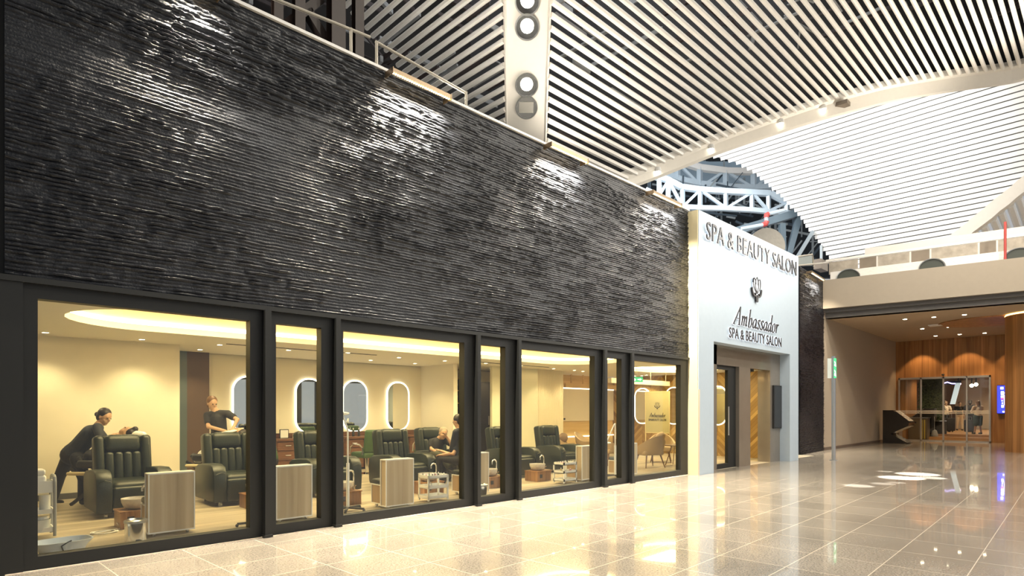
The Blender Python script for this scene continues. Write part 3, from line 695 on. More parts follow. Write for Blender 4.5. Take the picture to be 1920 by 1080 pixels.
for i in range(230):
    px = rd.uniform(1210, 1560); py = rd.uniform(345, 492); D = rd.uniform(34, 42)
    c = P(px, py, D); an = rd.choice([rd.uniform(-.5, .1), rd.uniform(-.5, .1), 1.57, .9]); L = rd.uniform(.4, 2.6); w = rd.uniform(.04, .12)
    q = c+RV*(L*math.cos(an))+Vector((0, 0, L*math.sin(an))); (m if rd.random() < .45 else m2).bar(c, q, w)
tag(m.build('roof_steelwork', mat('pale_steel', (.30, .34, .36), .5)), 'jumble of pale steel sections behind the lower truss', 'steelwork', kind='stuff')
tag(m2.build('roof_steelwork', mat('dark_blue_steel', (.05, .075, .10), .6)), 'jumble of dark blue steel sections behind the lower truss', 'steelwork', kind='stuff')
def beam(a, c, D, w, lab, mt=BLU, nm='steel_beam'): return tag(MB().bar(P(*a, D), P(*c, D), w).build(nm, mt), lab, 'beam')
DB = mat('slate_steel', (.12, .17, .21), .5)
beam((1380, 434), (1500, 398), 29, .35, 'slate blue beam running up to the vault edge', DB)
beam((1474, 492), (1500, 400), 29, .26, 'slanting slate beam left of the far pole', DB)
beam((1489, 492), (1524, 434), 28, .14, 'pair-like light edged diagonal strut beside the vault foot', mat('edge_steel', (.28, .33, .36), .4))
beam((1466, 420), (1468, 492), 29, .26, 'upright slate beam right of the wrapped drum', DB)
beam((1540, 460), (1540, 494), 28, .10, 'short pale upright pole under the vault edge', mat('edge_steel', (.5, .55, .58), .4))
pr = thing('sprinkler_pipe', 'pale pipe with a red elbow hanging under the ring truss', 'pipe', P(1435, 420, 28)); b = pr.location.copy()
MB().tube([P(1390, 429, 28)-b, P(1434, 421, 28)-b], .09).tube([P(1438, 402, 28)-b, P(1470, 394, 28)-b], .09).tube([P(1437, 418, 28)-b, P(1437, 405, 28)-b], .09).build('pipe', BLU, pr)
RED = mat('red_fitting', (.55, .08, .07), .45)
MB().tube([P(1430, 421.5, 28)-b, P(1436, 420, 28)-b, P(1437.5, 415, 28)-b], .12).build('elbow', RED, pr); MB().tube([P(1437, 408, 28)-b, P(1437, 403, 28)-b, P(1441, 401.5, 28)-b], .12).build('elbow', RED, pr)
# wrapped drum on the salon roof behind the portal sign
c = onY(1437, 480, 3.0)
o = thing('wrapped_duct', 'round duct wrapped in white sheeting on the roof behind the portal', 'duct', (c.x, c.y, 5.6))
WR = mat('white_wrap', (.42, .39, .34), .45, bump=.6, bscale=6, var=.08)
rad = .68; zc = onY(1437, 437, 3.0).z-5.6-rad
MB().tube([(-.65, -.3, zc), (.0, .35, zc)], rad, 32).build('drum', WR, o, smooth=True)
MB().bx(-.9, .3, -.5, .5, 0, max(.05, zc-rad*.6)).build('plinth', WR, o)
# ================================================================== WALL WASHERS
def washer(pxa, pxb, lab, y=-.20, z=5.70, e=350, A=None, B=None):
    if A is None: A = Vector((fx(pxa, y), y, z)); B = Vector((fx(pxb, y), y, z))
    c = (A+B)/2; d = B-A; L = d.length; rz = math.atan2(d.y, d.x)
    o = thing('wall_washer', lab, 'wall light', c, rz, 'linear lights along the top of the stone wall')
    MB().bx(-L/2, L/2, -.035, .03, .0, .05).bx(-L/2-.01, -L/2, -.04, .15, -.02, .06).bx(L/2, L/2+.01, -.04, .15, -.02, .06).build('housing', mat('washer_body', (.30, .22, .14), .35, .6), o)
    m = MB(); n = max(6, int(L/.035))
    for i in range(n): m.ell((-L/2+L*(i+.5)/n, -.005, -.004), (.012, .02, .008), 8, 4)
    m.build('led_row', LED, o)
    MB().bx(-L/2, L/2, -.002, .002, -.002, .001).build('led_board', mat('led_board', (1, .8, .45), .5, emit=3, ecol=(1, .72, .36)), o)
    wl = lamp('AREA', c+Vector((0, 0, -.02)), e*L, (1, .88, .68), L, .05, rot=(math.radians(4), 0, rz), name='washer_light'); wl.data.spread = math.radians(100)
washer(345, 415, 'linear warm light at the top left end of the stone wall')
washer(735, 843, 'longest looking linear light, below the second handrail')
washer(1032, 1100, 'linear warm light at the foot of the diagonal rib')
washer(1223, 1276, 'linear warm light nearest the white portal')
d = (P3-P2).normalized(); n_ = Vector((d.y, -d.x, 0)); q = P2.lerp(P3, .50)+n_*.16+Vector((0, 0, 5.86))
washer(0, 0, 'linear light on the narrow stone wall right of the portal', A=q-d*.75, B=q+d*.75, e=150)
# ================================================================== SIGNS
INK = mat('letter_dark', (.02, .018, .022), .5, 0); HALO = mat('letter_halo', (1, 1, 1), .5, emit=1.0, ecol=(.93, .95, 1))
GREYL = mat('letter_steel', (.06, .06, .065), .4, .2)
def text_mesh(txt, ext, off=0.0, shear=0.0, sp=1.0):
    c = bpy.data.curves.new('t', 'FONT'); c.body = txt; c.extrude = ext; c.offset = off; c.shear = shear; c.space_character = sp; c.resolution_u = 3
    o = bpy.data.objects.new('t', c); COL.objects.link(o); dg = bpy.context.evaluated_depsgraph_get(); dg.update()
    me = bpy.data.meshes.new_from_object(o.evaluated_get(dg)); bpy.data.objects.remove(o)
    V = np.zeros(len(me.vertices)*3); me.vertices.foreach_get('co', V); return me, V.reshape(-1, 3)
def islands(me):
    n = len(me.vertices); par = list(range(n))
    def fd(a):
        while par[a] != a: par[a] = par[par[a]]; a = par[a]
        return a
    for e in me.edges: par[fd(e.vertices[0])] = fd(e.vertices[1])
    return [fd(i) for i in range(n)]
def split_letters(me, ax, name, m, parent):
    """one object per letter: islands whose extents overlap along the line belong together"""
    lab = islands(me); ext = {}
    for v, l in zip(me.vertices, lab):
        a, b = ext.get(l, (9e9, -9e9)); c = v.co[ax]; ext[l] = (min(a, c), max(b, c))
    groups = []
    for l, (a, b) in sorted(ext.items(), key=lambda t: t[1]):
        if groups and a < groups[-1][1]-.35*min(b-a, groups[-1][1]-groups[-1][2]): groups[-1][0].add(l); groups[-1][1] = max(groups[-1][1], b)
        else: groups.append([{l}, b, a])
    out = []
    for g, _, _ in groups:
        idx = {}; vs = []
        for i, l in enumerate(lab):
            if l in g: idx[i] = len(vs); vs.append(tuple(me.vertices[i].co))
        fs = [tuple(idx[i] for i in p.vertices) for p in me.polygons if p.vertices[0] in idx]
        nm = bpy.data.meshes.new(name); nm.from_pydata(vs, [], fs); nm.materials.append(m); o = bpy.data.objects.new(name, nm); COL.objects.link(o); o.parent = parent; out.append(o)
    bpy.data.meshes.remove(me); return out
def put_text(txt, x0, x1, z0, z1, y, depth, m, name, parent, halo=True, bold=.0, origin=Vector((0, 0, 0)), axis='X'):
    """letters filling the box x0..x1, z0..z1 on a plane facing -Y (or -X)"""
    me, V = text_mesh(txt, .5, bold, 0, 1.05)
    lo, hi = V.min(0), V.max(0); s = np.array([(x1-x0)/(hi[0]-lo[0]), (z1-z0)/(hi[1]-lo[1]), depth])
    def place(me, V, yy, dep, sc):
        U = (V-(lo+hi)/2)*s*np.array([1, 1, dep/depth]); a = (x0+x1)/2+U[:, 0]; b = (z0+z1)/2+U[:, 1]
        W_ = np.stack([a, yy-U[:, 2], b], 1) if axis == 'X' else np.stack([yy-U[:, 2], -a, b], 1)
        W_ -= np.array(origin); me.vertices.foreach_set('co', W_.reshape(-1)); me.update()
    place(me, V, y, depth, 1); o = split_letters(me, 0 if axis == 'X' else 1, 'letter', m, parent)
    if halo:
        me2, V2 = text_mesh(txt, .5, bold+.014, 0, 1.05); place(me2, V2, y+depth*.5+.003, .006, 1); split_letters(me2, 0, 'halo_backplate', HALO, parent)
    return o
def sgn(px, py): return onY(px, py, PY-.06)
a, b = sgn(1326, 446), sgn(1494, 430); ztop = sgn(1328, 415).z
s1 = thing('sign_lettering', 'large steel letters across the top of the white portal', 'sign', (a.x, PY-.002, a.z))
put_text('SPA & BEAUTY SALON', a.x, sgn(1494, 500).x, a.z-.02, ztop, PY-.045, .03, GREYL, 'letters', s1, bold=.0, origin=Vector((a.x, PY-.002, a.z)))
a = sgn(1369.5, 632); zt_ = sgn(1371, 613).z
s2 = thing('sign_lettering', 'small dark letters in one line above the doorway', 'sign', (a.x, PY-.002, a.z))
put_text('SPA & BEAUTY SALON', a.x, sgn(1467, 640).x, a.z-.01, zt_+.0, PY-.03, .012, INK, 'letters', s2, bold=.012, origin=Vector((a.x, PY-.002, a.z)))
# calligraphic italic word and the flower mark, drawn as pen strokes
def pen(mb, pts, wmax, wmin, y0, y1, closed=False, n=8, ang=0.25):
    """Catmull-Rom stroke with a broad nib: vertical strokes thick, level ones thin"""
    P_ = [Vector((p[0], p[1])) for p in pts]; out = []
    for i in range(len(P_)-1):
        p0 = P_[i-1] if i else P_[0]*2-P_[1]; p3 = P_[i+2] if i+2 < len(P_) else P_[-1]*2-P_[-2]; p1, p2 = P_[i], P_[i+1]
        for k in range(n):
            t = k/n; out.append(.5*((2*p1)+(p2-p0)*t+(2*p0-5*p1+4*p2-p3)*t*t+(3*p1-p0-3*p2+p3)*t**3))
    out.append(P_[-1]); L, R_ = [], []
    for i, p in enumerate(out):
        d = (out[min(i+1, len(out)-1)]-out[max(i-1, 0)]); d = d.normalized() if d.length else Vector((1, 0))
        w = wmin+(wmax-wmin)*abs(d.y*math.cos(ang)-d.x*math.sin(ang))**1.5; nn = Vector((-d.y, d.x))*w/2
        L.append(p+nn); R_.append(p-nn)
    k = len(L); vs = [(v.x, y0, v.y) for v in L]+[(v.x, y0, v.y) for v in R_]+[(v.x, y1, v.y) for v in L]+[(v.x, y1, v.y) for v in R_]
    fs = []
    for i in range(k-1):
        fs += [(i, i+1, k+i+1, k+i), (2*k+i, 3*k+i, 3*k+i+1, 2*k+i+1), (i, 2*k+i, 2*k+i+1, i+1), (k+i, k+i+1, 3*k+i+1, 3*k+i)]
    fs += [(0, k, 3*k, 2*k), (k-1, 3*k-1, 4*k-1, 2*k-1)]; mb.add(vs, fs)
GLY = {  # unit: x-height 1, each: width, strokes
 'A': (1.55, [[(-.05, 0), (.55, 1.0), (1.05, 1.85)], [(1.05, 1.85), (1.12, .9), (1.2, 0)], [(.35, .62), (1.15, .62)], [(-.2, 0), (.2, 0)], [(.95, 0), (1.45, 0)]]),
 'm': (1.5, [[(0, .85), (.12, .98), (.14, .8), (.12, 0)], [(.13, .55), (.35, .95), (.55, .95), (.6, .75), (.58, 0)], [(.59, .55), (.82, .95), (1.02, .95), (1.08, .7), (1.05, .15), (1.15, .02), (1.3, .15)]]),
 'b': (.95, [[(0, 1.75), (.14, 1.8), (.14, 1.5), (.12, .1), (.3, -.02), (.55, .05), (.75, .4), (.68, .85), (.48, .98), (.25, .8), (.13, .5)]]),
 'a': (.98, [[(.72, .8), (.5, .98), (.2, .8), (.03, .35), (.15, .02), (.38, .05), (.65, .45), (.74, .9)], [(.74, .9), (.70, .4), (.70, .1), (.8, .0), (.92, .12)]]),
 's': (.72, [[(.58, .8), (.45, .97), (.22, .95), (.12, .75), (.25, .55), (.45, .42), (.52, .2), (.38, .0), (.15, .0), (.02, .2)]]),
 'd': (1.0, [[(.72, .8), (.5, .98), (.2, .8), (.03, .35), (.15, .02), (.38, .05), (.65, .45), (.74, .9)], [(.62, 1.78), (.76, 1.82), (.76, 1.5), (.72, .4), (.72, .1), (.82, .0), (.94, .12)]]),
 'o': (.88, [[(.4, .98), (.12, .8), (.03, .4), (.15, .05), (.38, -.01), (.65, .2), (.73, .6), (.62, .92), (.4, .98)]]),
 'r': (.72, [[(0, .85), (.12, .98), (.14, .8), (.12, 0)], [(.13, .5), (.32, .92), (.5, .98), (.6, .86)]])}
def script_word(txt, x0, x1, z0, z1, y0, y1, m, name, parent, origin, fat=0.0, slant=.26):
    x = 0; segs = []; ids = []
    for ci, ch in enumerate(txt):
        w, st = GLY[ch]
        for s in st: segs.append([(x+p[0]+p[1]*slant, p[1]) for p in s]); ids.append(ci)
        x += w+.12
    mbs = [MB() for _ in txt]
    mx = max(p[0] for s in segs for p in s); mn = min(p[0] for s in segs for p in s); H = 1.85
    sx = (x1-x0)/(mx-mn); sz = (z1-z0)/H
    for s, ci in zip(segs, ids): pen(mbs[ci], [(x0+(p[0]-mn)*sx-origin[0], z0+p[1]*sz-origin[2]) for p in s], .20*sx+fat, .065*sx+fat, y0-origin[1], y1-origin[1])
    return [q_.build(name, m, parent) for q_ in mbs]
a = sgn(1377, 604); b = sgn(1462, 612)
zl = sgn(1377, 606).z; zh = sgn(1384, 573).z
s3 = thing('sign_lettering', 'slanted serif name in dark script below the flower emblem', 'sign', (a.x, PY-.002, zl)); og = (a.x, PY-.002, zl)
script_word('Ambassador', a.x, b.x, zl, zh, PY-.032, PY-.014, INK, 'letter', s3, og)
script_word('Ambassador', a.x, b.x, zl, zh, PY-.012, PY-.006, HALO, 'halo_backplate', s3, og, fat=.016)
def lotus(cx, z0, h, y, d, ink, white, parent, origin, sc=1.0):
    u = h/2.0
    def T(p): return (cx+p[0]*u-origin[0], z0+p[1]*u-origin[2])
    petals = [[(0, .55), (-.32, 1.1), (-.25, 1.65), (0, 2.0)], [(0, .55), (.32, 1.1), (.25, 1.65), (0, 2.0)],
              [(-.05, .5), (-.55, .9), (-.72, 1.4), (-.62, 1.85), (-.3, 1.65), (-.2, 1.3)], [(.05, .5), (.55, .9), (.72, 1.4), (.62, 1.85), (.3, 1.65), (.2, 1.3)]]
    if white:
        mb = MB(); out = [(0, .35), (-.6, .6), (-.82, 1.2), (-.62, 1.88), (-.33, 1.7), (0, 2.05), (.33, 1.7), (.62, 1.88), (.82, 1.2), (.6, .6)]
        mb.prism([(T(p)[0], y+d*.6-origin[1], T(p)[1]) for p in out], (0, .008, 0)); mb.build('halo_backplate', white, parent)
    mb = MB()
    for s in petals: pen(mb, [T(p) for p in s], .055*u, .03*u, y-origin[1], y+d-origin[1])
    for sg in (-1, 1):   # cupped hands under the petals
        pen(mb, [T((sg*p[0], p[1])) for p in [(.10, -.25), (.13, .1), (.28, .28), (.55, .25), (.85, .5), (1.0, .95)]], .20*u, .12*u, y-origin[1], y+d-origin[1])
        pen(mb, [T((sg*p[0], p[1])) for p in [(.2, .3), (.28, .5), (.5, .5), (.62, .38)]], .09*u, .06*u, y-origin[1], y+d-origin[1])
    return mb.build('emblem', ink, parent)
a = sgn(1421, 566); zt_ = sgn(1421, 518).z
s4 = thing('sign_emblem', 'dark flower emblem cupped by two hands on the portal', 'sign', (a.x, PY-.002, a.z))
lotus(a.x, a.z+.07, (zt_-a.z)*.86, PY-.05, .035, INK, HALO, s4, (a.x, PY-.002, a.z))
lamp('AREA', (14.2, -2.2, 5.4), 10, (.9, .95, 1), 4, 1, name='portal_glow', tgt=(14.4, -.2, 3.5))
# ================================================================== BALCONY OVER THE PASSAGE
WRP = mat('wrap_film', (.66, .63, .58), .35, bump=.5, bscale=14, var=.06)
tag(fbox(.2, 14, .1, .45, ZF1, ZF1+.30).build('trim_13', WRP), 'white wrapped strip on top of the beige fascia', kind=ST)
tag(fbox(1.1, 14, 1.6, 1.8, ZF1+.1, ZF1+1.32).build('wall_balcony', mat('pale_wall', (.60, .57, .52), .6)), 'pale upper wall behind the balcony railing', kind=ST)
bal = thing('balcony_railing', 'plastic-wrapped glass railing above the beige fascia', 'railing', tuple(fas(0, .5, ZF1)))
rr = random.Random(4); t = .1; k = 0
BRP = mat('brown_pane', (.17, .135, .10), .4, var=.3, vscale=3); CLP = mat('film_pane', (.30, .26, .21), .35, var=.5, vscale=5, bump=.4, bscale=5)
b = bal.location.copy()
while t < 13.5:
    w = rr.choice([.95, 1.25, .5]) if k % 2 == 0 else rr.choice([.45, .55])
    mbp = fbox(t, t+w-.05, .50, .53, ZF1+.30, ZF1+.74); mbp.v = [tuple(Vector(v)-b) for v in mbp.v]; mbp.build('panel', CLP if k % 2 == 0 else BRP, bal)
    t += w; k += 1
mbp = fbox(.0, 13.8, .48, .55, ZF1+.76, ZF1+.84); mbp.v = [tuple(Vector(v)-b) for v in mbp.v]; mbp.build('top_rail', WRP, bal)
for px, lab in ((1590, 'leftmost dark half-round vent on the fascia'), (1747, 'middle dark half-round vent on the fascia'), (1910, 'rightmost dark half-round vent on the fascia')):
    best = min((abs(proj(fas(t_, 0, ZF1))[0]-px), t_) for t_ in [i*.02 for i in range(1, 650)])[1]
    c = fas(best, .02, ZF1); o = thing('round_vent', lab, 'vent', c, math.atan2(FD.y, FD.x), 'half-round vents on the passage fascia')
    arc = [(.34*math.cos(math.pi*i/16), 0, .30*math.sin(math.pi*i/16)) for i in range(17)]
    MB().prism(arc, (0, .25, 0)).build('duct_mouth', mat('vent_dark', (.045, .05, .04), .4), o)
    MB().tube([(p[0]*1.04, -.01, p[2]*1.04) for p in arc], .02, 6).build('rim', STEEL, o)
rp_ = min((abs(proj(fas(t_, .3, ZF1))[0]-1884), t_) for t_ in [i*.02 for i in range(1, 650)])[1]
c = fas(rp_, -.02, ZF1); tag(MB().tube([(0, 0, 0), (0, 0, 1.15)], .035).build('pole', mat('red_pole', (.40, .06, .05), .5), loc=c), 'thin dark red pole rising from the passage fascia', 'pole')
o = thing('glass_barrier', 'clear glass barrier with metal edge behind the portal top', 'barrier', onY(1500, 500, 1.6))
b = o.location.copy()
def q(px, py, y=1.6): return onY(px, py, y)-b
MB().tube([q(1484, 483), q(1523, 477), q(1526, 500)], .03).tube([q(1484, 499), q(1558, 492)], .03).build('frame', RAIL, o)
MB().prism([q(1484, 483), q(1523, 478), q(1523, 498), q(1484, 500)], (0, .02, 0)).build('pane', mat('green_grey_glass', (.20, .23, .22), .2), o)
c = onY(1539, 498, 2.4); tag(MB().box((0, 0, 0), (.85, .3, .42)).build('roof_box', BRP, loc=c), 'brown box behind the balcony at the far stone wall', 'box')
# ================================================================== PASSAGE THINGS
po_ = onZ(1563, 863)
o = thing('exit_sign_pole', 'slim steel pole with a green exit sign near its top', 'sign', po_)
zt_ = CH+(770-668)/F*proj((po_.x, po_.y, 0))[2]
MB().cyl((0, 0, .0), .055, zt_, 20).build('pole', STEEL, o, smooth=True); MB().cyl((0, 0, 0), .11, .012, 24).build('base_plate', STEEL, o)
g = RV*1.0
def lq(s, z, dep=0): v = -RV*s+FV*dep; return Vector((v.x, v.y, z))
GRN = mat('exit_green', (.05, .42, .16), .4, emit=.9, ecol=(.06, .55, .2)); EW = mat('exit_white', (.9, .95, .9), .4, emit=1.3, ecol=(.9, 1, .9))
h0, h1 = zt_-.62, zt_-.06
MB().prism([lq(-.045, h0, -.062), lq(.03, h0, -.062), lq(.03, h1, -.062), lq(-.045, h1, -.062)], FV*.006).build('sign_face', GRN, o)
sp_ = MB()
for zc, hh in ((h0+.14, .10), (h1-.16, .08)): sp_.prism([lq(-.035, zc-hh, -.066), lq(.02, zc-hh*.6, -.066), lq(.0, zc+hh*.2, -.066), lq(.02, zc+hh, -.066), lq(-.02, zc+hh*.6, -.066)], FV*.004)
sp_.build('running_figure_and_arrow', EW, o)
MB().prism([lq(.06, h0), lq(.17, h0), lq(.17, h1), lq(.06, h1)], FV*.012).build('glass_flag', mat('flag_glass', (.62, .66, .62), .15), o)
# info kiosk by the beige wall
kb = onZ(1660, 829)
def kiosk(loc, rz, lab, scale=1.0):
    o = thing('information_kiosk', lab, 'kiosk', loc, rz)
    s = scale; prof = [(0, 0), (.85, 0), (.95, .04), (.30, .40), (1.0, .76), (1.02, .90), (.40, 1.42), (0, 1.42)]
    MB().prism([(x*s, -.28*s, z*s) for x, z in prof], (0, .56*s, 0)).build('body', mat('kiosk_black', (.035, .030, .025), .2, .2, coat=.5), o)
    # sloping reader panel
    a, c = Vector((.42*s, 0, 1.42*s)), Vector((1.0*s, 0, .935*s)); d = (c-a); nrm = Vector((-d.z, 0, d.x)).normalized(); nrm = nrm if nrm.z > 0 else -nrm
    off = nrm*.012; sy = Vector((0, .23*s, 0))
    MB().prism([a+d*.08-sy+off, a+d*.98-sy+off, a+d*.98+sy+off, a+d*.08+sy+off], nrm*.01).build('panel', mat('kiosk_panel', (.45, .40, .34), .4), o)
    for i in range(6):
        for j in range(4):
            if (i*j+i) % 3 == 1: continue
            m = MB(); p = a+d*(.2+.12*i)+Vector((0, (-.15+.1*j)*s, 0))+nrm*.024; m.box(p, (.05*s, .06*s, .003), rot=Matrix((d.normalized(), Vector((0, 1, 0)), nrm)).transposed()); m.build('marking', mat('mark_dark', (.10, .09, .08), .4), o)
    return o
k1 = kiosk((kb.x-.45, kb.y-.12, 0), math.radians(-99), 'black angular information kiosk standing by the beige passage wall')
bx_ = onZ(1671, 828); o = thing('bronze_bin', 'low bronze box right of the angular kiosk', 'box', (bx_.x+.1, bx_.y-.1, 0)); MB().rbox((0, 0, .45), (.6, .5, .9), .02).build('body', mat('bronze_box', (.20, .14, .08), .3, .3), o); MB().box((0, 0, .91), (.62, .52, .02)).build('lid', DARK, o)
# blue information screen on the wood wall
c = onX(1878, 776, DX-.02); z1 = onX(1878, 722, DX-.02).z; yw = abs(onX(1870, 750, DX).y-onX(1886, 750, DX).y)
o = thing('information_screen', 'upright glowing blue information screen on the wood wall', 'screen', (DX, c.y, c.z)); h = z1-c.z
MB().bx(-.10, 0, -yw/2, yw/2, 0, h).build('casing', mat('blue_case', (.02, .02, .25), .3), o)
MB().bx(-.105, -.10, -yw/2*.94, yw/2*.94, .03, h-.03).build('screen', mat('blue_screen', (.02, .03, .6), .3, emit=2.2, ecol=(.03, .04, .95)), o)
m = MB(); Wt = mat('screen_white', (.9, .9, 1), .3, emit=3.0, ecol=(.85, .85, 1))
for y0, y1, a_, b_ in ((-.5, .2, .85, .93), (-.6, .1, .66, .78), (-.6, .1, .56, .63), (-.4, .0, .44, .47), (-.4, -.1, .34, .40), (-.6, 0, .22, .31), (-.7, -.3, .05, .10), (-.72, -.6, .70, .74), (-.72, -.6, .30, .66)):
    MB().bx(-.110, -.105, y0*yw/2, y1*yw/2, a_*h, b_*h).build('pictogram', Wt, o)
MB().bx(-.110, -.105, -.6*yw/2, .1*yw/2, .50*h, .545*h).build('red_bar', mat('screen_red', (.8, .1, .2), .3, emit=1.6, ecol=(.9, .1, .25)), o)
# passage ceiling downlights and wood roundel
crop = [(483, 338), (616, 328), (757, 317), (563, 382), (684, 374), (811, 366), (624, 415), (735, 408), (850, 402)]
for i, (x, y) in enumerate(crop):
    p = onZ(1500+x/2.455, 460+y/2.455, ZP)
    if p.x > DX-.15: p.x = DX-.2
    o = thing('downlight', 'small passage downlight, %s of the three in the %s row' % (['left one', 'middle one', 'right one'][i % 3], ['front', 'second', 'back'][i//3]), 'ceiling light', (p.x, p.y, ZP), group='downlights in the passage ceiling')
    MB().cyl((0, 0, -.02), .085, .02, 16).build('ring', STEEL, o); MB().cyl((0, 0, -.028), .06, .01, 16).build('bulb', SPOT, o)
    if i in (0, 2, 4, 6, 7, 8): lamp('SPOT', (p.x, p.y, ZP-.06), 90 if i < 6 else 160, (1, .72, .40), .05, spot=95, blend=.6, name='downlight_beam', tgt=(p.x, p.y, 0))
for yy in (-.2, -1.9, -3.6):
    lamp('SPOT', (DX-.75, yy, ZP-.06), 120, (1, .66, .32), .05, spot=80, blend=.35, name='wall_scallop', tgt=(DX-.1, yy, 1.2))
p = onZ(1853, 602, ZP); tag(MB().cyl((p.x, p.y, ZP-.03), 1.5, .03, 40).build('ceiling_roundel', VW), 'reddish wooden disc set in the passage ceiling', 'ceiling panel')
p = onZ(1500+623/2.455, 460+366/2.455, ZP); tag(MB().box((p.x, p.y, ZP-.02), (.4, .4, .04)).build('ceiling_speaker', WHITE), 'small pale square fitting in the passage ceiling', 'ceiling fitting')
# ---- lounge seen through the sliding doors
LX = DX
tag(MB().bx(LX+.2, LX+16, -14, 6, -.05, .02).build('floor', mat('lounge_floor', (.30, .18, .09), .3)), 'brown floor of the lounge behind the sliding doors', kind=ST)
tag(MB().bx(LX+.2, LX+16, -14, 6, 3.4, 3.5).build('ceiling', mat('lounge_ceiling', (.16, .09, .05), .6)), 'dark ceiling of the lounge', kind=ST)
tag(MB().bx(LX+13, LX+13.2, -14, 6, 0, 3.4).build('wall_lounge', mat('lounge_wall', (.24, .14, .08), .6)), 'brown far wall of the lounge', kind=ST)
q1 = onX(1719, 780, LX+2.4)
tag(MB().bx(LX+.2, LX+2.4, q1.y, q1.y+.25, 0, 3.4).build('wall_lounge', VW), 'veneered side wall just inside the sliding doors', kind=ST)
st = wood('step_wood', (.36, .19, .08), (.52, .30, .14), 'Y', .4)
tag(MB().bx(LX+1.0, LX+12, -10, 2.0, .02, .16).bx(LX+1.7, LX+12, -10, 2.0, .16, .28).build('floor', st), 'two low wooden steps inside the lounge', kind=ST)
g0, g1 = onX(1722, 780, LX+4), onX(1768, 780, LX+4)
# living green wall
o = thing('green_wall', 'dark living plant wall inside the lounge', 'plant wall', (LX+4.2, (g0.y+g1.y)/2, .28)); wg = abs(g0.y-g1.y)/2
MB().bx(0, .12, -wg, wg, 0, 3.05).build('backing_board', mat('moss_board', (.03, .04, .015), .9), o)
r5 = random.Random(2); m = MB()
for i in range(2600):
    y = r5.uniform(-wg, wg); z = r5.uniform(.35, 3.05); L = r5.uniform(.06, .16); a = r5.uniform(-1, 1); b_ = r5.uniform(-1.2, .6)
    p = Vector((-r5.uniform(.0, .14), y, z)); d = Vector((-abs(math.cos(b_))*.6, math.sin(a), math.sin(b_)-.2)).normalized()*L; w = Vector((d.y*.1+.01, .03, .012))
    m.add([p, p+d*.5+w, p+d, p+d*.5-w], [(0, 1, 2, 3)])
f = m.build('foliage', mat('plant_green', (.07, .09, .025), .6, var=.5, vscale=6), o); f['kind'] = 'stuff'
MB().bx(-.25, .12, -wg, wg, 0, .33).build('planter', DWOOD, o)
for ll in ((2.0, -.6, 60), (4.5, -2.2, 110), (7.5, -3.4, 110), (5, .5, 60), (10, -2, 90)): lamp('SPOT', (LX+ll[0], ll[1], 3.3), ll[2]*2.2, (1, .76, .48), .08, spot=150, blend=.6, name='lounge_light', tgt=(LX+ll[0], ll[1], 0))
# bright far opening and hanging screen
c = onX(1853, 750, LX+12.9); tag(MB().bx(-.06, 0, -.9, .9, -1.0, 1.1).build('window_8', mat('bright_window', (1, 1, .97), .4, emit=2.5, ecol=(1, .97, .9)), loc=(LX+13, c.y, c.z)), 'small bright white window at the far end of the lounge', kind=ST)
tag(MB().bx(-.08, 0, -1.1, 1.1, 0, 3.0).build('wall_lounge', mat('lounge_cream', (.62, .50, .36), .6), loc=(LX+12.9, onX(1833, 750, LX+12.9).y, .28)), 'cream panel on the far lounge wall', kind=ST)
c = onX(1788, 738, LX+5); o = thing('hanging_screen', 'tilted pale screen hanging inside the lounge', 'screen', c)
MB().prism([(0, .16, -.55), (0, -.08, .55), (0, -.30, .55), (0, -.06, -.55)], (.06, 0, 0)).build('screen', mat('pale_screen', (.5, .6, .65), .3, emit=.7, ecol=(.55, .65, .7)), o); MB().tube([(.03, -.19, .55), (.03, -.19, 1.1)], .02).build('hanger', DARK, o)
c = onX(1776, 718, LX+6); o = thing('neon_sign', 'small violet glowing neon line high in the lounge', 'sign', c)
MB().tube([(0, .55, .0), (0, .35, .05), (0, .2, -.03), (0, 0, .04), (0, -.2, -.04), (0, -.45, -.05), (0, -.6, -.08)], .03, 6).build('tube', mat('violet', (.6, .5, 1), .4, emit=3, ecol=(.55, .45, 1)), o); MB().bx(.03, .06, -.6, .55, -.1, .1).bx(.03, .05, -.5, -.48, .1, 3.4-c.z).bx(.03, .05, .43, .45, .1, 3.4-c.z).build('backing', DARK, o)
for px, py, lab in ((1822, 723, 'left of two small round spots in the lounge'), (1830, 721, 'right of two small round spots in the lounge')):
    c = onX(px, py, LX+7); o = thing('spotlight', lab, 'light', c, group='two spots in the lounge'); MB().ell((0, 0, 0), .09).build('bulb', SPOT, o); MB().cyl((0, 0, .05), .03, max(.1, 3.4-c.z-.05), 8).build('stem', DARK, o)
# gate and bin behind the glass
c = onX(1708, 822, LX+.75); o = thing('ticket_gate', 'brushed bronze gate cabinet with yellow stripes behind the first glass panel', 'gate', (c.x+.0, c.y-.30, .02))
MB().bx(-.15, .45, -.38, .38, 0, 1.02).build('cabinet', mat('gate_bronze', (.18, .14, .10), .3, .3), o)
MB().bx(-.18, .48, -.41, .41, 1.02, 1.06).build('top_plate', STEEL, o); MB().bx(-.16, -.15, -.30, -.26, .05, .95).bx(-.16, -.15, -.2, -.16, .05, .95).build('yellow_stripe', mat('yellow', (.6, .45, .08), .4), o); MB().bx(-.16, -.15, .05, .16, .78, .86).build('card_slot', DARK, o)
kiosk((onX(1733, 808, LX+1.6).x, onX(1742, 808, LX+1.6).y-.25, .16), math.radians(90), 'black angular kiosk inside the lounge behind the second panel', .95)
c = onX(1752, 806, LX+1.4); o = thing('feather_duster_bin', 'grey dustpan with upright handle standing on the lounge step', 'dustpan', (LX+1.4, c.y, .16))
MB().lathe([(.14, 0), (.16, .05), (.10, .28), (.03, .34)], n=16).build('pan', GREY, o); MB().cyl((0, 0, .3), .015, .65, 8).build('handle', GREY, o)
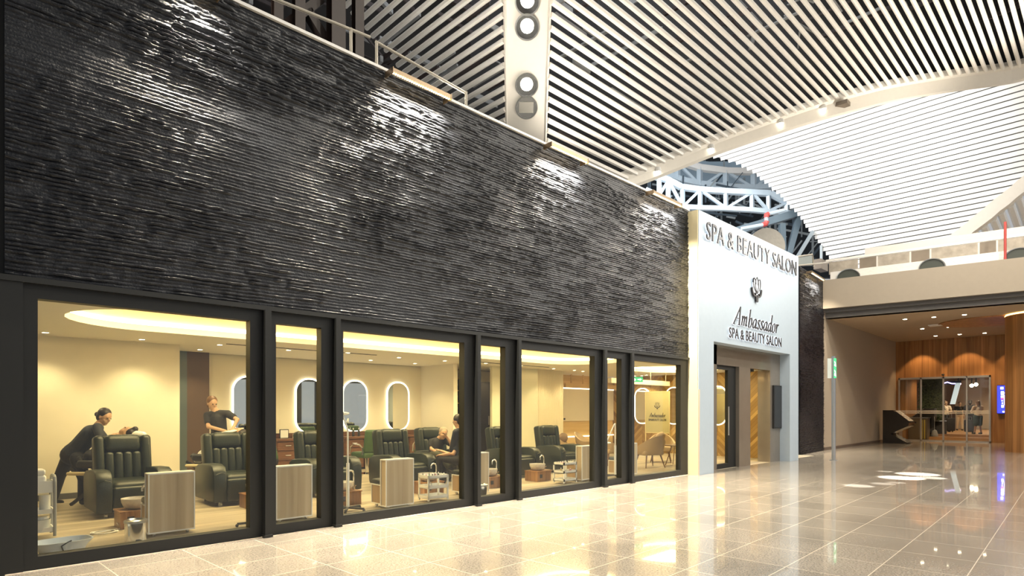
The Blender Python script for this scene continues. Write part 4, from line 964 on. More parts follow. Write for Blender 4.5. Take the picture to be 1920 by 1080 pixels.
c = onX(1762, 800, LX+1.8); o = thing('waste_bin', 'black round waste bin on the lounge step', 'bin', (LX+2.0, c.y, .28)); MB().cyl((0, 0, 0), .24, .62, 20).build('drum', DARK, o); MB().lathe([(.25, .60), (.25, .65), (.2, .65)], n=20).build('rim', STEEL, o)
# ================================================================== SALON FURNITURE
def recliner(loc, lab, rz=0, tilt=-9, proto=[]):
    if proto and tilt == -9:
        return copy_tree(proto[0], None, lab, loc, rz)
    o = thing('recliner', lab, 'recliner', loc, rz, 'green leather recliners along the window')
    # local: faces -Y, origin under the centre
    def padded(m, c, d, r, rot=None): m.rbox(c, d, r, rot, 4)
    for sx in (-1, 1):
        m = MB(); prof = []
        pts = [(-.44, .07), (-.46, .30), (-.44, .50), (-.38, .585), (-.25, .62), (.05, .61), (.30, .585), (.42, .53), (.45, .40), (.43, .12), (.40, .07)]
        P_ = []
        for i in range(len(pts)):
            P_.append(pts[i])
        n = len(P_)
        # bulging arm: stacked outlines across the width
        vs = []; ws = [(-.095, .93), (-.085, .975), (-.05, 1.0), (.05, 1.0), (.085, .975), (.095, .93)]
        for wx, sc in ws:
            for y, z in P_: vs.append((sx*.355+wx, y*sc, .33+(z-.33)*sc))
        fs = [(i*n+j, i*n+(j+1) % n, (i+1)*n+(j+1) % n, (i+1)*n+j) for i in range(len(ws)-1) for j in range(n)]+[tuple(range(n)), tuple((len(ws)-1)*n+j for j in range(n))]
        m.add(vs, fs); a = m.build('armrest', LEATH, o, smooth=True)
        MB().tube([(sx*.355-.07, -.462, .47), (sx*.355, -.475, .50), (sx*.355+.07, -.462, .47)], .006, 6).build('seam', LEATH, a)
    m = MB(); padded(m, (0, -.05, .36), (.54, .74, .20), .08); m.build('seat', LEATH, o, smooth=True)
    m = MB(); padded(m, (0, -.40, .23), (.53, .10, .34), .045); m.build('footrest', LEATH, o, smooth=True)
    MB().bx(-.40, .40, -.36, .40, .07, .28).build('base', mat('dark_base', (.015, .02, .015), .6), o)
    T = Matrix.Rotation(math.radians(tilt), 3, 'X'); piv = Vector((0, .33, .36))
    def bk(x, z0, z1, w, dep, yo=0.0, r=.05):
        m.rbox(piv+T @ Vector((x, yo, (z0+z1)/2)), (w, dep, z1-z0), r, T, 4)
    m = MB(); bk(-.285, 0.0, .69, .13, .22, -.02, .06); bk(.285, 0.0, .69, .13, .22, -.02, .06); bk(0, -.05, .70, .46, .12, .05, .05)
    b = m.build('backrest', LEATH, o, smooth=True)
    m = MB()
    for x in (-.165, -.055, .055, .165): bk(x, .02, .46, .116, .16, -.035, .05)
    m.build('channel_cushion', LEATH, b, smooth=True)
    m = MB(); bk(0, .44, .70, .45, .19, -.035, .08); m.build('head_cushion', LEATH, b, smooth=True)
    for sx in (-.33, .33):
        for sy in (-.36, .34):
            MB().tube([(sx-.015, sy, .035), (sx+.015, sy, .035)], .034, 12).bx(sx-.01, sx+.01, sy-.01, sy+.01, .03, .09).build('caster', STEEL, o)
    if tilt == -9: proto.append(o)
    return o
RC_ = [((1.96, 2.92, 0), 'green recliner in front of the woman bending over'), ((3.36, 2.88, 0), 'green recliner between the first two dark posts'),
       ((4.8, 2.78, 0), 'green recliner half hidden behind the second dark post'), ((6.2, 2.55, 0), 'green recliner behind the wooden stool with glass reflections'),
       ((7.45, 3.0, 0), 'green recliner in which the man in black sits'), ((8.92, 2.45, 0), 'green recliner split by the fourth dark post'), ((10.45, 2.45, 0), 'green recliner fully seen in the medium window')]
for l, lab in RC_: recliner(l, lab)
# pedicure stool: tall oak back with white edging, low cushioned box behind it
def stool(loc, lab, proto=[]):
    if proto: return copy_tree(proto[0], None, lab, loc)
    o = thing('pedicure_stool', lab, 'stool', loc, 0, 'oak pedicure stools along the window')
    MB().bx(-.225, .225, 0, .15, .05, .69).build('back_panel', OAK, o)
    e = .012; m = MB()
    m.bx(-.225-e, .225+e, -.004, .154, .69, .705).bx(-.225-e, .225+e, -.004, .154, .035, .05)
    for sx in (-1, 1): m.bx(sx*.225, sx*(.225+e), -.004, .012, .05, .69).bx(sx*.225, sx*(.225+e), .138, .154, .05, .69)
    m.build('edging', WHITE, o)
    MB().bx(-.205, .205, .155, .42, .06, .32).build('seat_box', wood('oak_dark', (.30, .20, .10), (.42, .29, .16), 'Z', .45, .45), o)
    m = MB()
    for z in (.05, .32): m.bx(-.215, .215, .155, .43, z, z+.012)
    for sx in (-.21, .21): m.bx(sx-.006, sx+.006, .418, .43, .05, .33)
    m.build('box_edging', WHITE, o)
    MB().rbox((0, .29, .37), (.43, .28, .075), .03).build('seat_cushion', LEATH, o, smooth=True)
    for sx in (-.17, .17):
        for y in (.05, .36): MB().tube([(sx-.012, y, .024), (sx+.012, y, .024)], .024, 12).bx(sx-.008, sx+.008, y-.008, y+.008, .024, .05).build('caster', STEEL, o)
    proto.append(o); return o
for l, lab in (((1.95, .80, 0), 'oak pedicure stool standing before the first recliner'), ((3.31, .66, 0), 'oak pedicure stool in the narrow second window'), ((4.84, .58, 0), 'oak stool with green seat box showing, beside the floor lamp'),
               ((6.47, .74, 0), 'oak pedicure stool split by the third dark post'), ((9.38, .72, 0), 'oak pedicure stool right of the white trolley in the medium window'), ((10.72, .66, 0), 'oak pedicure stool left of the beige lounge chairs')): stool(l, lab)
# walnut foot box with washing bowl and tap
def footbox(loc, lab, proto=[]):
    if proto: return copy_tree(proto[0], None, lab, loc)
    o = thing('foot_bath_box', lab, 'foot bath', loc, 0, 'walnut foot bath boxes by the recliners')
    MB().bx(-.2, .2, -.17, .17, 0, .19).bx(-.21, .21, -.18, .18, .19, .205).build('box', DWOOD, o)
    MB().bx(-.13, -.06, -.175, -.17, .07, .14).build('socket', DARK, o)
    MB().lathe([(.08, .205), (.13, .23), (.155, .29), (.16, .335), (.150, .335), (.14, .29), (.11, .24), (.01, .225)], (0, .02, 0), 28).build('bowl', mat('bowl_white', (.62, .59, .54), .25, var=.25, vscale=25), o, smooth=True)
    m = MB(); m.cyl((.17, .0, .2), .02, .05, 14); pts = [(.17, 0, .22), (.17, 0, .44)]+[(.17-.055*(1-math.cos(a)), 0, .44+.055*math.sin(a)) for a in [math.pi*i/8 for i in range(1, 9)]]+[(.06, 0, .41)]
    m.tube(pts, .012, 10); m.tube([(.17, -.02, .25), (.17, -.07, .28)], .008); m.build('tap', CHR, o, smooth=True)
    proto.append(o); return o
for l, lab in (((1.80, 1.72, 0), 'foot bath box beside the steel bin'), ((3.42, 2.13, 0), 'foot bath box low beside the second recliner'), ((4.42, 1.45, 0), 'foot bath box with tap behind the white floor lamp'), ((6.05, 1.55, 0), 'foot bath box behind the first white trolley'),
               ((7.32, 1.40, 0), 'foot bath box with white bowl in the very narrow window'), ((8.72, 1.50, 0), 'foot bath box left of the second white trolley')): footbox(l, lab)
# small three-tier trolleys
def trolley(loc, rz, lab, w=.38, d=.28, h=.41, colr=WPL, legm=None, bottles=True):
    o = thing('trolley', lab, 'trolley', loc, rz); legm = legm or colr
    for sx in (-1, 1):
        for sy in (-1, 1): MB().bx(sx*(w/2-.012)-.012, sx*(w/2-.012)+.012, sy*(d/2-.012)-.012, sy*(d/2-.012)+.012, .02, h).build('leg', legm, o)
    for z in (.05, h*.5, h-.05):
        m = MB().bx(-w/2, w/2, -d/2, d/2, z, z+.01)
        for sx in (-1, 1): m.bx(sx*(w/2-.005)-.005, sx*(w/2-.005)+.005, -d/2, d/2, z, z+.05)
        for sy in (-1, 1): m.bx(-w/2, w/2, sy*(d/2-.005)-.005, sy*(d/2-.005)+.005, z, z+.05)
        m.build('tray', colr, o)
    return o
def bottle(loc, r, h, m_, lab, cat='bottle', cap=WPL, grp=None):
    o = thing('bottle', lab, cat, loc, 0, grp); MB().lathe([(0, 0), (r, 0), (r, h*.6), (r*.35, h*.74), (r*.35, h*.82)], n=14).build('body', m_, o, smooth=True); MB().cyl((0, 0, h*.8), r*.4, h*.2, 12).build('cap', cap, o); return o
POLISH = [mat('pol_'+n, c, .25) for n, c in (('white', (.8, .8, .78)), ('dark', (.05, .05, .06)), ('pink', (.7, .3, .35)), ('green', (.2, .35, .2)), ('blue', (.2, .3, .5)))]
def polish_row(base, rz, w, d, z, n, seed, place):
    r = random.Random(seed); pr = None
    for i in range(n):
        lx, ly = -w/2+.04+(w-.08)*(i % 6)/5, -d/4+d/2*(i//6)
        v = Matrix.Rotation(rz, 3, 'Z') @ Vector((lx, ly, 0)); lc = Vector(base)+v+Vector((0, 0, z))
        o = thing('nail_polish', 'small nail polish bottle standing on top of the '+place, 'nail polish', lc, 0, 'nail polishes on the '+place)
        MB().cyl((0, 0, 0), .013, .032, 10).build('vial', POLISH[r.choice([0, 0, 1, 1, 2, 3])], o); MB().cyl((0, 0, .032), .007, .03, 8, .005).build('brush_cap', POLISH[r.choice([0, 1])], o)
t1 = (5.60, .80, 0); trolley(t1, math.radians(-3), 'small white three-tier trolley left of the third post'); polish_row(t1, 0, .38, .28, .372, 12, 1, 'left white trolley')
t2 = (8.78, .84, 0); trolley(t2, math.radians(0), 'small white three-tier trolley in the medium window'); polish_row(t2, 0, .38, .28, .372, 12, 2, 'right white trolley')
bottle((t1[0]-.1, t1[1]-.06, .215), .025, .09, POLISH[0], 'white bottle on the middle tray of the left white trolley')
bottle((t2[0]-.12, t2[1], .215), .022, .09, mat('yellowish', (.7, .6, .3), .3), 'yellow bottle on the middle tray of the right white trolley')
bottle((t2[0]+.1, t2[1]-.05, .215), .028, .07, POLISH[2], 'pink bottle on the middle tray of the right white trolley')
# big grey trolley at the far left
g = thing('trolley', 'tall grey and white trolley at the left end of the first window', 'trolley', (.76, 1.66, 0))
for sx in (-.22, .22):
    for sy in (-.13, .13): MB().tube([(sx, sy, .02), (sx, sy, .62)] , .017, 10).build('leg', GREY, g)
for sx in (-.22, .22): MB().tube([(sx, -.13, .6), (sx, -.11, .66), (sx, -.06, .68), (sx, .06, .68), (sx, .11, .66), (sx, .13, .6)], .017, 10).build('handle', GREY, g)
for z, hh in ((.07, .05), (.27, .05), (.50, .13)):
    m = MB().bx(-.21, .21, -.12, .12, z, z+.012)
    for sx in (-.21, .21): m.bx(sx-.006, sx+.006, -.12, .12, z, z+hh)
    for sy in (-.12, .12): m.bx(-.21, .21, sy-.006, sy+.006, z, z+hh)
    m.build('tray', WPL, g)
tag(MB().cyl((0, 0, 0), .05, .19, 20).build('paper_roll', WPL, loc=(.90, 1.60, .284)), 'white paper roll on the middle tray of the grey trolley', 'paper roll')
bottle((.80, 1.60, .284), .032, .22, WPL, 'white bottle beside the paper roll')
tag(MB().lathe([(.0, 0), (.04, 0), (.045, .07), (.04, .07)], n=16).build('cream_jar', mat('jar_blue', (.15, .25, .5), .3), loc=(.79, 1.55, .284)), 'blue and white jar low on the middle tray', 'jar')
o = thing('towel_stack', 'folded white towels on top of the grey trolley', 'towels', (.80, 1.64, .515)); MB().rbox((0, 0, .09), (.22, .2, .18), .03).build('lower_towel', WPL, o, smooth=True); MB().rbox((0, 0, .21), (.21, .19, .07), .03).build('upper_towel', WPL, o, smooth=True)
o = thing('storage_tub', 'clear tub with coiled cord on the lowest tray', 'tub', (.84, 1.64, .085)); MB().lathe([(0, 0), (.11, 0), (.12, .12), (.115, .12), (.105, .01)], n=20).build('tub', mat('tub_grey', (.6, .63, .65), .2), o, smooth=True); MB().cyl((.02, 0, .12), .08, .03, 16).build('lid', WPL, o)
# foot basin on the floor
o = thing('foot_basin', 'pale blue-grey foot basin on the floor at the window corner', 'basin', (.93, .62, 0), math.radians(5))
m = MB(); pr_ = [(.0, .0, .02), (.17, .11, .0), (.20, .135, .07), (.25, .17, .125), (.235, .155, .125), (.18, .12, .05), (.0, .0, .035)]
vs = []; n = 28
for a_, b_, z in pr_:
    for j in range(n):
        t = 2*math.pi*j/n; vs.append((a_*math.copysign(abs(math.cos(t))**.6, math.cos(t)), b_*math.copysign(abs(math.sin(t))**.6, math.sin(t)), z))
m.add(vs, [(i*n+j, i*n+(j+1) % n, (i+1)*n+(j+1) % n, (i+1)*n+j) for i in range(len(pr_)-1) for j in range(n)])
m.build('basin', mat('basin_blue', (.52, .57, .62), .3), o, smooth=True)
MB().tube([(-.02, -.13, .04), (-.04, -.15, .09), (.0, -.165, .12), (.04, -.16, .135)], .006).build('cord', DARK, o)
# chrome pedal bin
def bin_(loc, lab):
    o = thing('pedal_bin', lab, 'bin', loc); MB().cyl((0, 0, 0), .105, .20, 28).build('drum', CHR, o, smooth=True); MB().lathe([(.112, .20), (.112, .225), (.09, .235), (.08, .215)], n=28).build('rim', STEEL, o, smooth=True); MB().box((0, -.12, .02), (.05, .04, .012)).build('pedal', DARK, o); return o
bin_((1.58, .72, 0), 'shiny chrome bin in front of the foot bath at left'); bin_((6.28, .45, 0), 'small chrome bin low beside the third dark post')
# cable coil on the floor
pts = []
c = onZ(193, 1000)
for i in range(60):
    a = i/60*2*math.pi*2.6; pts.append((c.x+(.12+.03*math.sin(i*.3))*math.cos(a), c.y+.1*math.sin(a), .008+.002*(i % 5)))
pts += [(c.x+.2, c.y+.15, .008), (1.62, 1.62, .008), (1.59, 1.70, .06)]
tag(MB().tube(pts, .006, 6).build('cable', WPL), 'loose white cable coiled on the floor before the first recliner', 'cable')
# floor lamps with magnifier arm
def maglamp(loc, lab, arm, colr=WPL, thick=True):
    o = thing('magnifier_lamp', lab, 'floor lamp', loc, 0, 'magnifier floor lamps by the window')
    m = MB()
    for k_ in range(5):
        a = 2*math.pi*k_/5+.3; m.bar((0, 0, .05), (.24*math.cos(a), .24*math.sin(a), .04), .03, .025); m.ell((.24*math.cos(a), .24*math.sin(a), .02), .02, 8, 6)
    m.build('base', DARK, o); MB().cyl((0, 0, .05), .022, .62, 14).build('lower_pole', colr, o, smooth=True); MB().cyl((0, 0, .67), .012, arm[0][2]-.67, 10).build('upper_pole', colr, o)
    MB().tube([(0, 0, arm[0][2])]+[Vector(a) for a in arm[1:]], .012, 8).build('arm', colr, o)
    h = Vector(arm[-1]); MB().ell(h, (.10, .10, .025)).build('lamp_head', colr, o, smooth=True); return o
maglamp((4.16, .85, 0), 'white magnifier lamp standing left of the stool with green seat', [(0, 0, 1.10), (-.02, -.02, 1.16), (-.06, .05, 1.36)])
maglamp((2.86, .66, 0), 'magnifier lamp mostly hidden behind the first post, black foot showing', [(0, 0, 1.0), (.1, 0, 1.1)])
maglamp((10.27, .74, 0), 'white magnifier lamp with bent arm in the narrowest window', [(0, 0, 1.13), (-.03, 0, 1.12), (-.20, .08, .73)])
# mirrors with lit rims, vanity desks, salon chairs
def pill(w, h, r, n=10):
    out = []
    for cx, cz, a0 in ((w/2-r, h-r, 0), (-w/2+r, h-r, 90), (-w/2+r, r, 180), (w/2-r, r, 270)):
        for i in range(n+1):
            a = math.radians(a0+90*i/n); out.append((cx+r*math.cos(a), cz+r*math.sin(a)))
    return out
def mirror(loc, lab, rz=0, w=.68, h=1.26):
    o = thing('wall_mirror', lab, 'mirror', loc, rz, None)
    a, b = pill(w, h, w*.46), pill(w-.064, h-.064, w*.46-.032); n = len(a); m = MB()
    m.add([(p[0], -.03, p[1]) for p in a]+[(p[0], -.03, p[1]+.032) for p in b]+[(p[0], 0, p[1]) for p in a], [(i, (i+1) % n, n+(i+1) % n, n+i) for i in range(n)]+[(i, (i+1) % n, 2*n+(i+1) % n, 2*n+i) for i in range(n)])
    m.build('light_rim', WLED, o); MB().add([(p[0], -.026, p[1]+.032) for p in b], [tuple(range(n))]).build('mirror_glass', MIRR, o); return o
for px, lab in ((454, 'lit oval mirror cut off by the first dark post'), (573, 'lit oval mirror in the narrow second window'), (666.5, 'lit oval mirror behind the white lamp, reflecting a poster'), (747, 'lit oval mirror nearest the room corner')):
    x = onY(px, 760, 6.30).x+(.14 if px == 454 else .10 if px == 573 else 0); mirror((x, 6.335, .88), lab)
def vanity(x0, x1, lab):
    o = thing('vanity_desk', lab, 'desk', (x0, 5.95, 0)); L = x1-x0
    MB().bx(0, L, -.02, .36, .74, .79).bx(0, L, .32, .36, .79, .90).build('worktop', BROWN, o)
    for xx in (0, L-.5):
        c_ = MB().bx(xx, xx+.5, .02, .36, .05, .74).build('cabinet', BROWN, o)
        for k_, z in enumerate((.12, .33, .54)):
            dr_ = MB().bx(xx+.02, xx+.48, .0, .02, z, z+.18).build('drawer', BROWN, c_); MB().tube([(xx+.19, -.015, z+.1), (xx+.31, -.015, z+.1)], .007).build('handle', STEEL, dr_)
    return o
vanity(4.15, 5.15, 'brown vanity desk below the first mirror'); vanity(5.3, 6.7, 'brown drawer desk below the second mirror'); vanity(6.9, 7.95, 'brown vanity desk below the third mirror'); vanity(8.15, 9.2, 'brown vanity desk below the corner mirror')
def small(name, lab, cat, loc, fn, m_, part): o = thing(name, lab, cat, loc); mb = MB(); fn(mb); mb.build(part, m_, o); return o
o = thing('picture_frame', 'small dark picture frame on the desk in the second window', 'frame', (5.55, 6.15, .79)); MB().bx(-.1, .1, 0, .02, 0, .2).build('frame', DARK, o); MB().bx(-.085, .085, -.004, 0, .015, .185).build('picture', WPL, o)
o = thing('tissue_box', 'pale box on the desk beside the picture frame', 'box', (5.85, 6.1, .79)); MB().rbox((0, 0, .05), (.22, .12, .1), .01).build('box', CREAM, o); MB().ell((0, 0, .11), (.03, .02, .03)).build('tissue', WPL, o)
for x, lab in ((7.2, 'left dark bottle on the third desk'), (7.35, 'right dark bottle on the third desk')): bottle((x, 6.1, .79), .03, .2, DARK, lab)
GRNF = mat('green_fabric', (.045, .09, .03), .6)
def salon_chair(loc, rz, lab, proto=[]):
    if proto: return copy_tree(proto[0], None, lab, loc, rz)
    o = thing('styling_chair', lab, 'chair', loc, rz, 'green styling chairs before the mirrors')
    MB().cyl((0, 0, 0), .25, .03, 28).build('base', CHR, o); MB().cyl((0, 0, .03), .035, .35, 16).build('column', CHR, o)
    MB().rbox((0, 0, .44), (.5, .5, .13), .05).build('seat', GRNF, o, smooth=True); MB().rbox((0, .24, .74), (.5, .12, .5), .055, Matrix.Rotation(math.radians(-8), 3, 'X')).build('backrest', GRNF, o, smooth=True)
    for sx in (-.28, .28): MB().tube([(sx, .2, .45), (sx, .2, .6), (sx, .1, .67), (sx, -.1, .68), (sx, -.2, .62), (sx, -.22, .45)], .017, 8).build('arm', CHR, o)
    proto.append(o); return o
salon_chair((6.85, 4.9, 0), 3.3, 'green styling chair with chrome arms left of the corner mirror'); salon_chair((8.35, 4.7, 0), 3.0, 'green styling chair near the room corner, behind the seated man'); salon_chair((5.75, 4.9, 0), 3.2, 'green styling chair seen in the narrow second window')
# grey doorway, product shelves, wardrobe, fluted wall
wall('wall_back', WXA, 3.62, 6.2, 6.34, 0, HC, mat('teal_grey', (.10, .13, .13), .35), 'grey-green recessed panel between the two cream walls')
wall('wall_back', 3.62, 4.03, 6.2, 6.34, 0, HC, mat('umber', (.10, .06, .04), .5), 'dark brown door jamb left of the standing masseuse')
o = thing('product_shelf', 'tall dark shelf unit of products left of the third post', 'shelf', (10.2, 6.1, 0))
m = MB().bx(-.5, .5, .38, .4, 0, 2.3)
for x in (-.5, -.02, .48): m.bx(x, x+.02, 0, .4, 0, 2.3)
m.build('case', mat('shelf_dark', (.03, .035, .04), .3), o)
for z in (.45, .85, 1.25, 1.6, 1.95, 2.28): MB().bx(-.5, .5, -.005, .38, z, z+.02).build('shelf', mat('shelf_oak', (.45, .30, .12), .4), o)
ORD = ['first', 'second', 'third', 'fourth', 'fifth', 'sixth', 'seventh', 'eighth', 'ninth']
r6 = random.Random(6)
for z in (.87, 1.27, 1.62, 1.97):
    for k_ in range(7):
        x = 10.2-.43+.14*k_; c_ = r6.choice([0, 1, 1, 4])
        bottle((x, 6.22, z), .032, r6.uniform(.14, .24), POLISH[c_], '%s product bottle, %s from left, %s of the dark unit' % ({0: 'white', 1: 'black', 4: 'blue'}[c_], ORD[k_], {.87: 'lowest row', 1.27: 'second row', 1.62: 'third row', 1.97: 'top row'}[z]), grp='bottles on the product shelf')
o = thing('wardrobe', 'tall black cabinet seen in the very narrow window', 'cabinet', (11.22, 5.75, 0)); MB().bx(-.45, .45, 0, .6, 0, 2.2).build('body', mat('ward', (.035, .03, .028), .4), o)
for sx in (-1, 1): dd = MB().bx(sx*.22-.215, sx*.22+.215, -.02, 0, .03, 2.17).build('door', MATS['ward'], o); MB().cyl((sx*.03, -.04, 1.0), .01, .25, 8).build('handle', STEEL, dd)
FX0, FX1 = onY(1008, 800, 4.87).x, 13.42
wall('wall_partition', 10.55, FX0, 4.87, 4.95, 0, HC, mat('pale_green_glass', (.74, .72, .55), .15), 'pale glossy glass partition behind the tilted recliner')
m = MB()
nfl = 24
for i in range(nfl):
    x = FX0+(FX1-FX0)*(i+.5)/nfl; m.tube([(x, 4.9, 0), (x, 4.9, HC)], (FX1-FX0)/nfl*.5, 10)
tag(m.build('wall_partition', mat('flute', (.76, .68, .50), .5), smooth=True), 'fluted cream partition beside the reception', kind=ST)
# reception
RY = 6.0
a, b = onY(1056, 760, RY-.04), onY(1150, 760, RY-.04)
o = thing('reception_panel', 'pale backlit panel on the honey wood wall', 'panel', (a.x, RY, 0)); L = b.x-a.x
MB().bx(-.2, L, -.05, 0, 1.06, 2.12).build('panel', mat('panel_pale', (.82, .74, .58), .4), o)
MB().bx(-.2, L, -.06, -.05, 2.12, 2.15).bx(-.2, L, -.06, -.05, .53, .56).build('led_strip', WLED, o)
m = MB()
for k_ in range(5): m.bx(.1+.6*k_, .14+.6*k_, -.3, -.26, 2.28, HC)
m.bx(-.2, L, -.32, -.24, 2.14, 2.28).build('hanging_band', MATS['gold_wood'], o)
MB().bx(-.15, -.05, -.062, -.05, 1.10, 1.16).bx(.0, .08, -.062, -.05, 1.10, 1.16).build('switch', DARK, o)
# herringbone wall fittings (wall x = XS)
for yy, lab in ((2.05, 'lit oval mirror on the herringbone wall, nearest the entrance'), (3.55, 'lit oval mirror on the herringbone wall, middle'), (4.75, 'lit oval mirror on the herringbone wall, farthest')):
    mirror((XS-.005, yy, .95), lab, -math.pi/2, .62, 1.22)
# free-standing glass panel with the salon's mark
GP = onZ(1233, 860); gx = XS-2.2
ga, gb = onX(1211, 760, gx), onX(1255, 760, gx); gzt, gzb = onX(1233, 735, gx).z, onX(1233, 811, gx).z
o = thing('glass_sign_panel', 'pale glass panel bearing the flower mark beside the lounge chairs', 'sign', (gx, (ga.y+gb.y)/2, 0)); gw = abs(ga.y-gb.y)/2
MB().bx(-.006, .006, -gw, gw, gzb, gzt).build('glass', mat('olive_glass', (.50, .46, .28), .15), o)
MB().bx(-.012, .012, -gw-.02, gw+.02, gzt, gzt+.02).bx(-.012, .012, -gw-.02, gw+.02, gzb-.02, gzb).bx(-.012, .012, -gw-.02, -gw, 0, gzt).bx(-.012, .012, gw, gw+.02, 0, gzt).build('frame', mat('gold_edge', (.7, .6, .35), .3), o)
zc = gzb+(gzt-gzb)*.36
put_text('SPA&BEAUTY SALON', -gw*.75, gw*.75, zc-.09, zc-.02, -.012, .004, INK, 'small_letters', o, halo=False, axis='Y')
fb = MB(); 
for sc_ in script_word('Ambassador', -gw*.7, gw*.7, zc+.02, zc+.15, 0, .006, INK, 'script_letter', o, (0, 0, 0)): sc_.rotation_euler = (0, 0, -math.pi/2); sc_.location = (-.014, 0, 0)
em = lotus(0, zc+.28, .18, 0, .004, INK, None, o, (0, 0, 0)); em.rotation_euler = (0, 0, -math.pi/2); em.location = (-.012, 0, 0)
# projector-screen like housing and exit sign hanging from the ceiling
a, b = onY(1182, 718, 3.3), onY(1253, 718, 3.3); bz = onY(1220, 722, 3.3).z
o = thing('curtain_box', 'long cream box hanging below the salon ceiling by the exit sign', 'curtain box', (b.x, 3.3, bz)); L = b.x-a.x+1.0
MB().bx(-L, 0, -.06, .06, 0, .14).build('box', CREAM, o)
for x in (-.15, -1.0, -2.0): MB().cyl((x, 0, .14), .012, max(.02, HC-bz-.14), 8).build('hanger', STEEL, o)
c = onY(1194, 712, 2.4); o = thing('exit_sign', 'small green hanging exit sign in the last window', 'sign', c)
rz_ = YAW; o.rotation_euler = (0, 0, rz_)
MB().bx(-.16, .16, -.012, .012, -.06, .07).build('plate', GRN, o); MB().prism([(-.13, -.014, -.04), (-.06, -.014, -.04), (-.02, -.014, 0), (-.06, -.014, .04), (-.10, -.014, .04)], (0, -.003, 0)).prism([(.02, -.014, -.01), (.08, -.014, -.01), (.08, -.014, -.03), (.13, -.014, .005), (.08, -.014, .04), (.08, -.014, .02), (.02, -.014, .02)], (0, -.003, 0)).build('pictogram', EW, o)
MB().cyl((0, 0, .07), .006, max(.02, HC-c.z-.07), 6).build('hanger', STEEL, o)
# lounge chairs
FAB = mat('beige_fabric', (.42, .31, .19), .75, bump=.2, bscale=150); LEGW = mat('chair_leg', (.16, .09, .05), .4)
def tub_chair(loc, rz, lab, proto=[]):
    if proto: return copy_tree(proto[0], None, lab, loc, rz)
    o = thing('lounge_chair', lab, 'armchair', loc, rz, 'beige lounge chairs near the entrance')
    n = 26; vs = []; rows = []
    for k_, (zr, out) in enumerate(((0, .82), (.35, .97), (1, 1.06), (1, .93), (.35, .84), (0, .70))):
        for i in range(n+1):
            a = math.radians(-40+260*i/n); back = max(0, math.sin(a)); hz = .30+.22+.26*back**1.6
            z = .34+(hz-.34)*zr; vs.append((.36*out*math.cos(a), .34*out*math.sin(a)+.03*back*zr, z))
    q = n+1; fs = [(k_*q+i, k_*q+i+1, (k_+1)*q+i+1, (k_+1)*q+i) for k_ in range(5) for i in range(n)]+[(0, q, 2*q, 3*q, 4*q, 5*q), tuple(k_*q+n for k_ in range(6))]
    m = MB(); m.add(vs, fs); m.build('shell', FAB, o, smooth=True)
    MB().rbox((0, -.03, .37), (.56, .54, .13), .05).build('seat_cushion', FAB, o, smooth=True)
    for sx in (-1, 1):
        for sy in (-1, 1): MB().tube([(sx*.19, sy*.18, .33), (sx*.27, sy*.27, 0)], [.022, .012], 10).build('leg', LEGW, o)
    proto.append(o); return o
c1 = (12.75, 1.50, 0)
tub_chair(c1, math.radians(155), 'beige tub chair seen from behind in the last window'); tub_chair((14.25, 2.1, 0), math.radians(-60), 'beige tub chair with a pillow in the last window')
tub_chair((12.55, 2.6, 0), math.radians(80), 'beige tub chair partly behind the sixth post'); tub_chair((13.7, 4.2, 0), math.radians(20), 'beige tub chair in the narrowest window'); tub_chair((12.5, 4.1, 0), math.radians(60), 'beige chair visible above the pedicure stool of the medium window')
o = thing('cushion', 'small beige pillow on the lounge chair in the last window', 'cushion', (14.2, 2.1, .62)); MB().ell((0, 0, .05), (.19, .10, .17), rot=Matrix.Rotation(.5, 3, 'X')).build('pillow', FAB, o, smooth=True)
o = thing('cushion', 'small dark pillow on the chair above the pedicure stool', 'cushion', (12.5, 4.1, .6)); MB().ell((0, 0, .05), (.18, .09, .14)).build('pillow', mat('dk_fab', (.22, .15, .10), .8), o, smooth=True)
tb = onZ(1262, 876); o = thing('side_table', 'round dark table at the right end of the last window', 'table', (tb.x+.55, tb.y+.25, 0))
MB().cyl((0, 0, .50), .33, .025, 32).build('top', LEGW, o)
for k_ in range(4): a = math.pi/4+k_*math.pi/2; MB().tube([(.1*math.cos(a), .1*math.sin(a), .5), (.26*math.cos(a), .26*math.sin(a), 0)], .012, 8).build('leg', LEGW, o)
# console seen through the first doorway
c = onY(1353, 850, 3.0); o = thing('console_table', 'gold framed console seen through the first doorway', 'table', (c.x, 3.0, 0)); ge = mat('gold_frame', (.75, .55, .18), .3, .6)
MB().bx(-.4, .2, 0, .3, .84, .87).build('top', ge, o)
for x in (-.4, .17):
    for y in (0, .27): MB().bx(x, x+.03, y, y+.03, 0, .84).build('leg', ge, o)
bottle((c.x+.02, 3.15, .87), .05, .26, mat('orange_bottle', (.7, .35, .12), .3), 'orange bottle on the gold console')
# massage couch behind the first two recliners
def couch(loc, rz, lab, proto=[]):
    if proto: return copy_tree(proto[0], None, lab, loc, rz)
    o = thing('massage_couch', lab, 'massage couch', loc, rz, 'massage couches behind the recliners')
    BK = mat('couch_black', (.02, .02, .022), .45)
    MB().rbox((.08, 0, .62), (.56, .5, .12), .05).build('seat_pad', BK, o, smooth=True); MB().rbox((-.30, 0, .74), (.34, .48, .10), .045, Matrix.Rotation(math.radians(35), 3, 'Y')).build('back_pad', BK, o, smooth=True)
    MB().rbox((.20, .36, .50), (.36, .08, .05), .024).build('arm_pad', mat('arm_pad', (.62, .52, .32), .5), o, smooth=True)
    for s_ in (-1, 1): MB().bar((-.35*s_+.1, -.2, .56), (.35*s_+.1, -.2, .03), .04).bar((-.35*s_+.1, .2, .56), (.35*s_+.1, .2, .03), .04).build('scissor_leg', BK, o)
    proto.append(o); return o
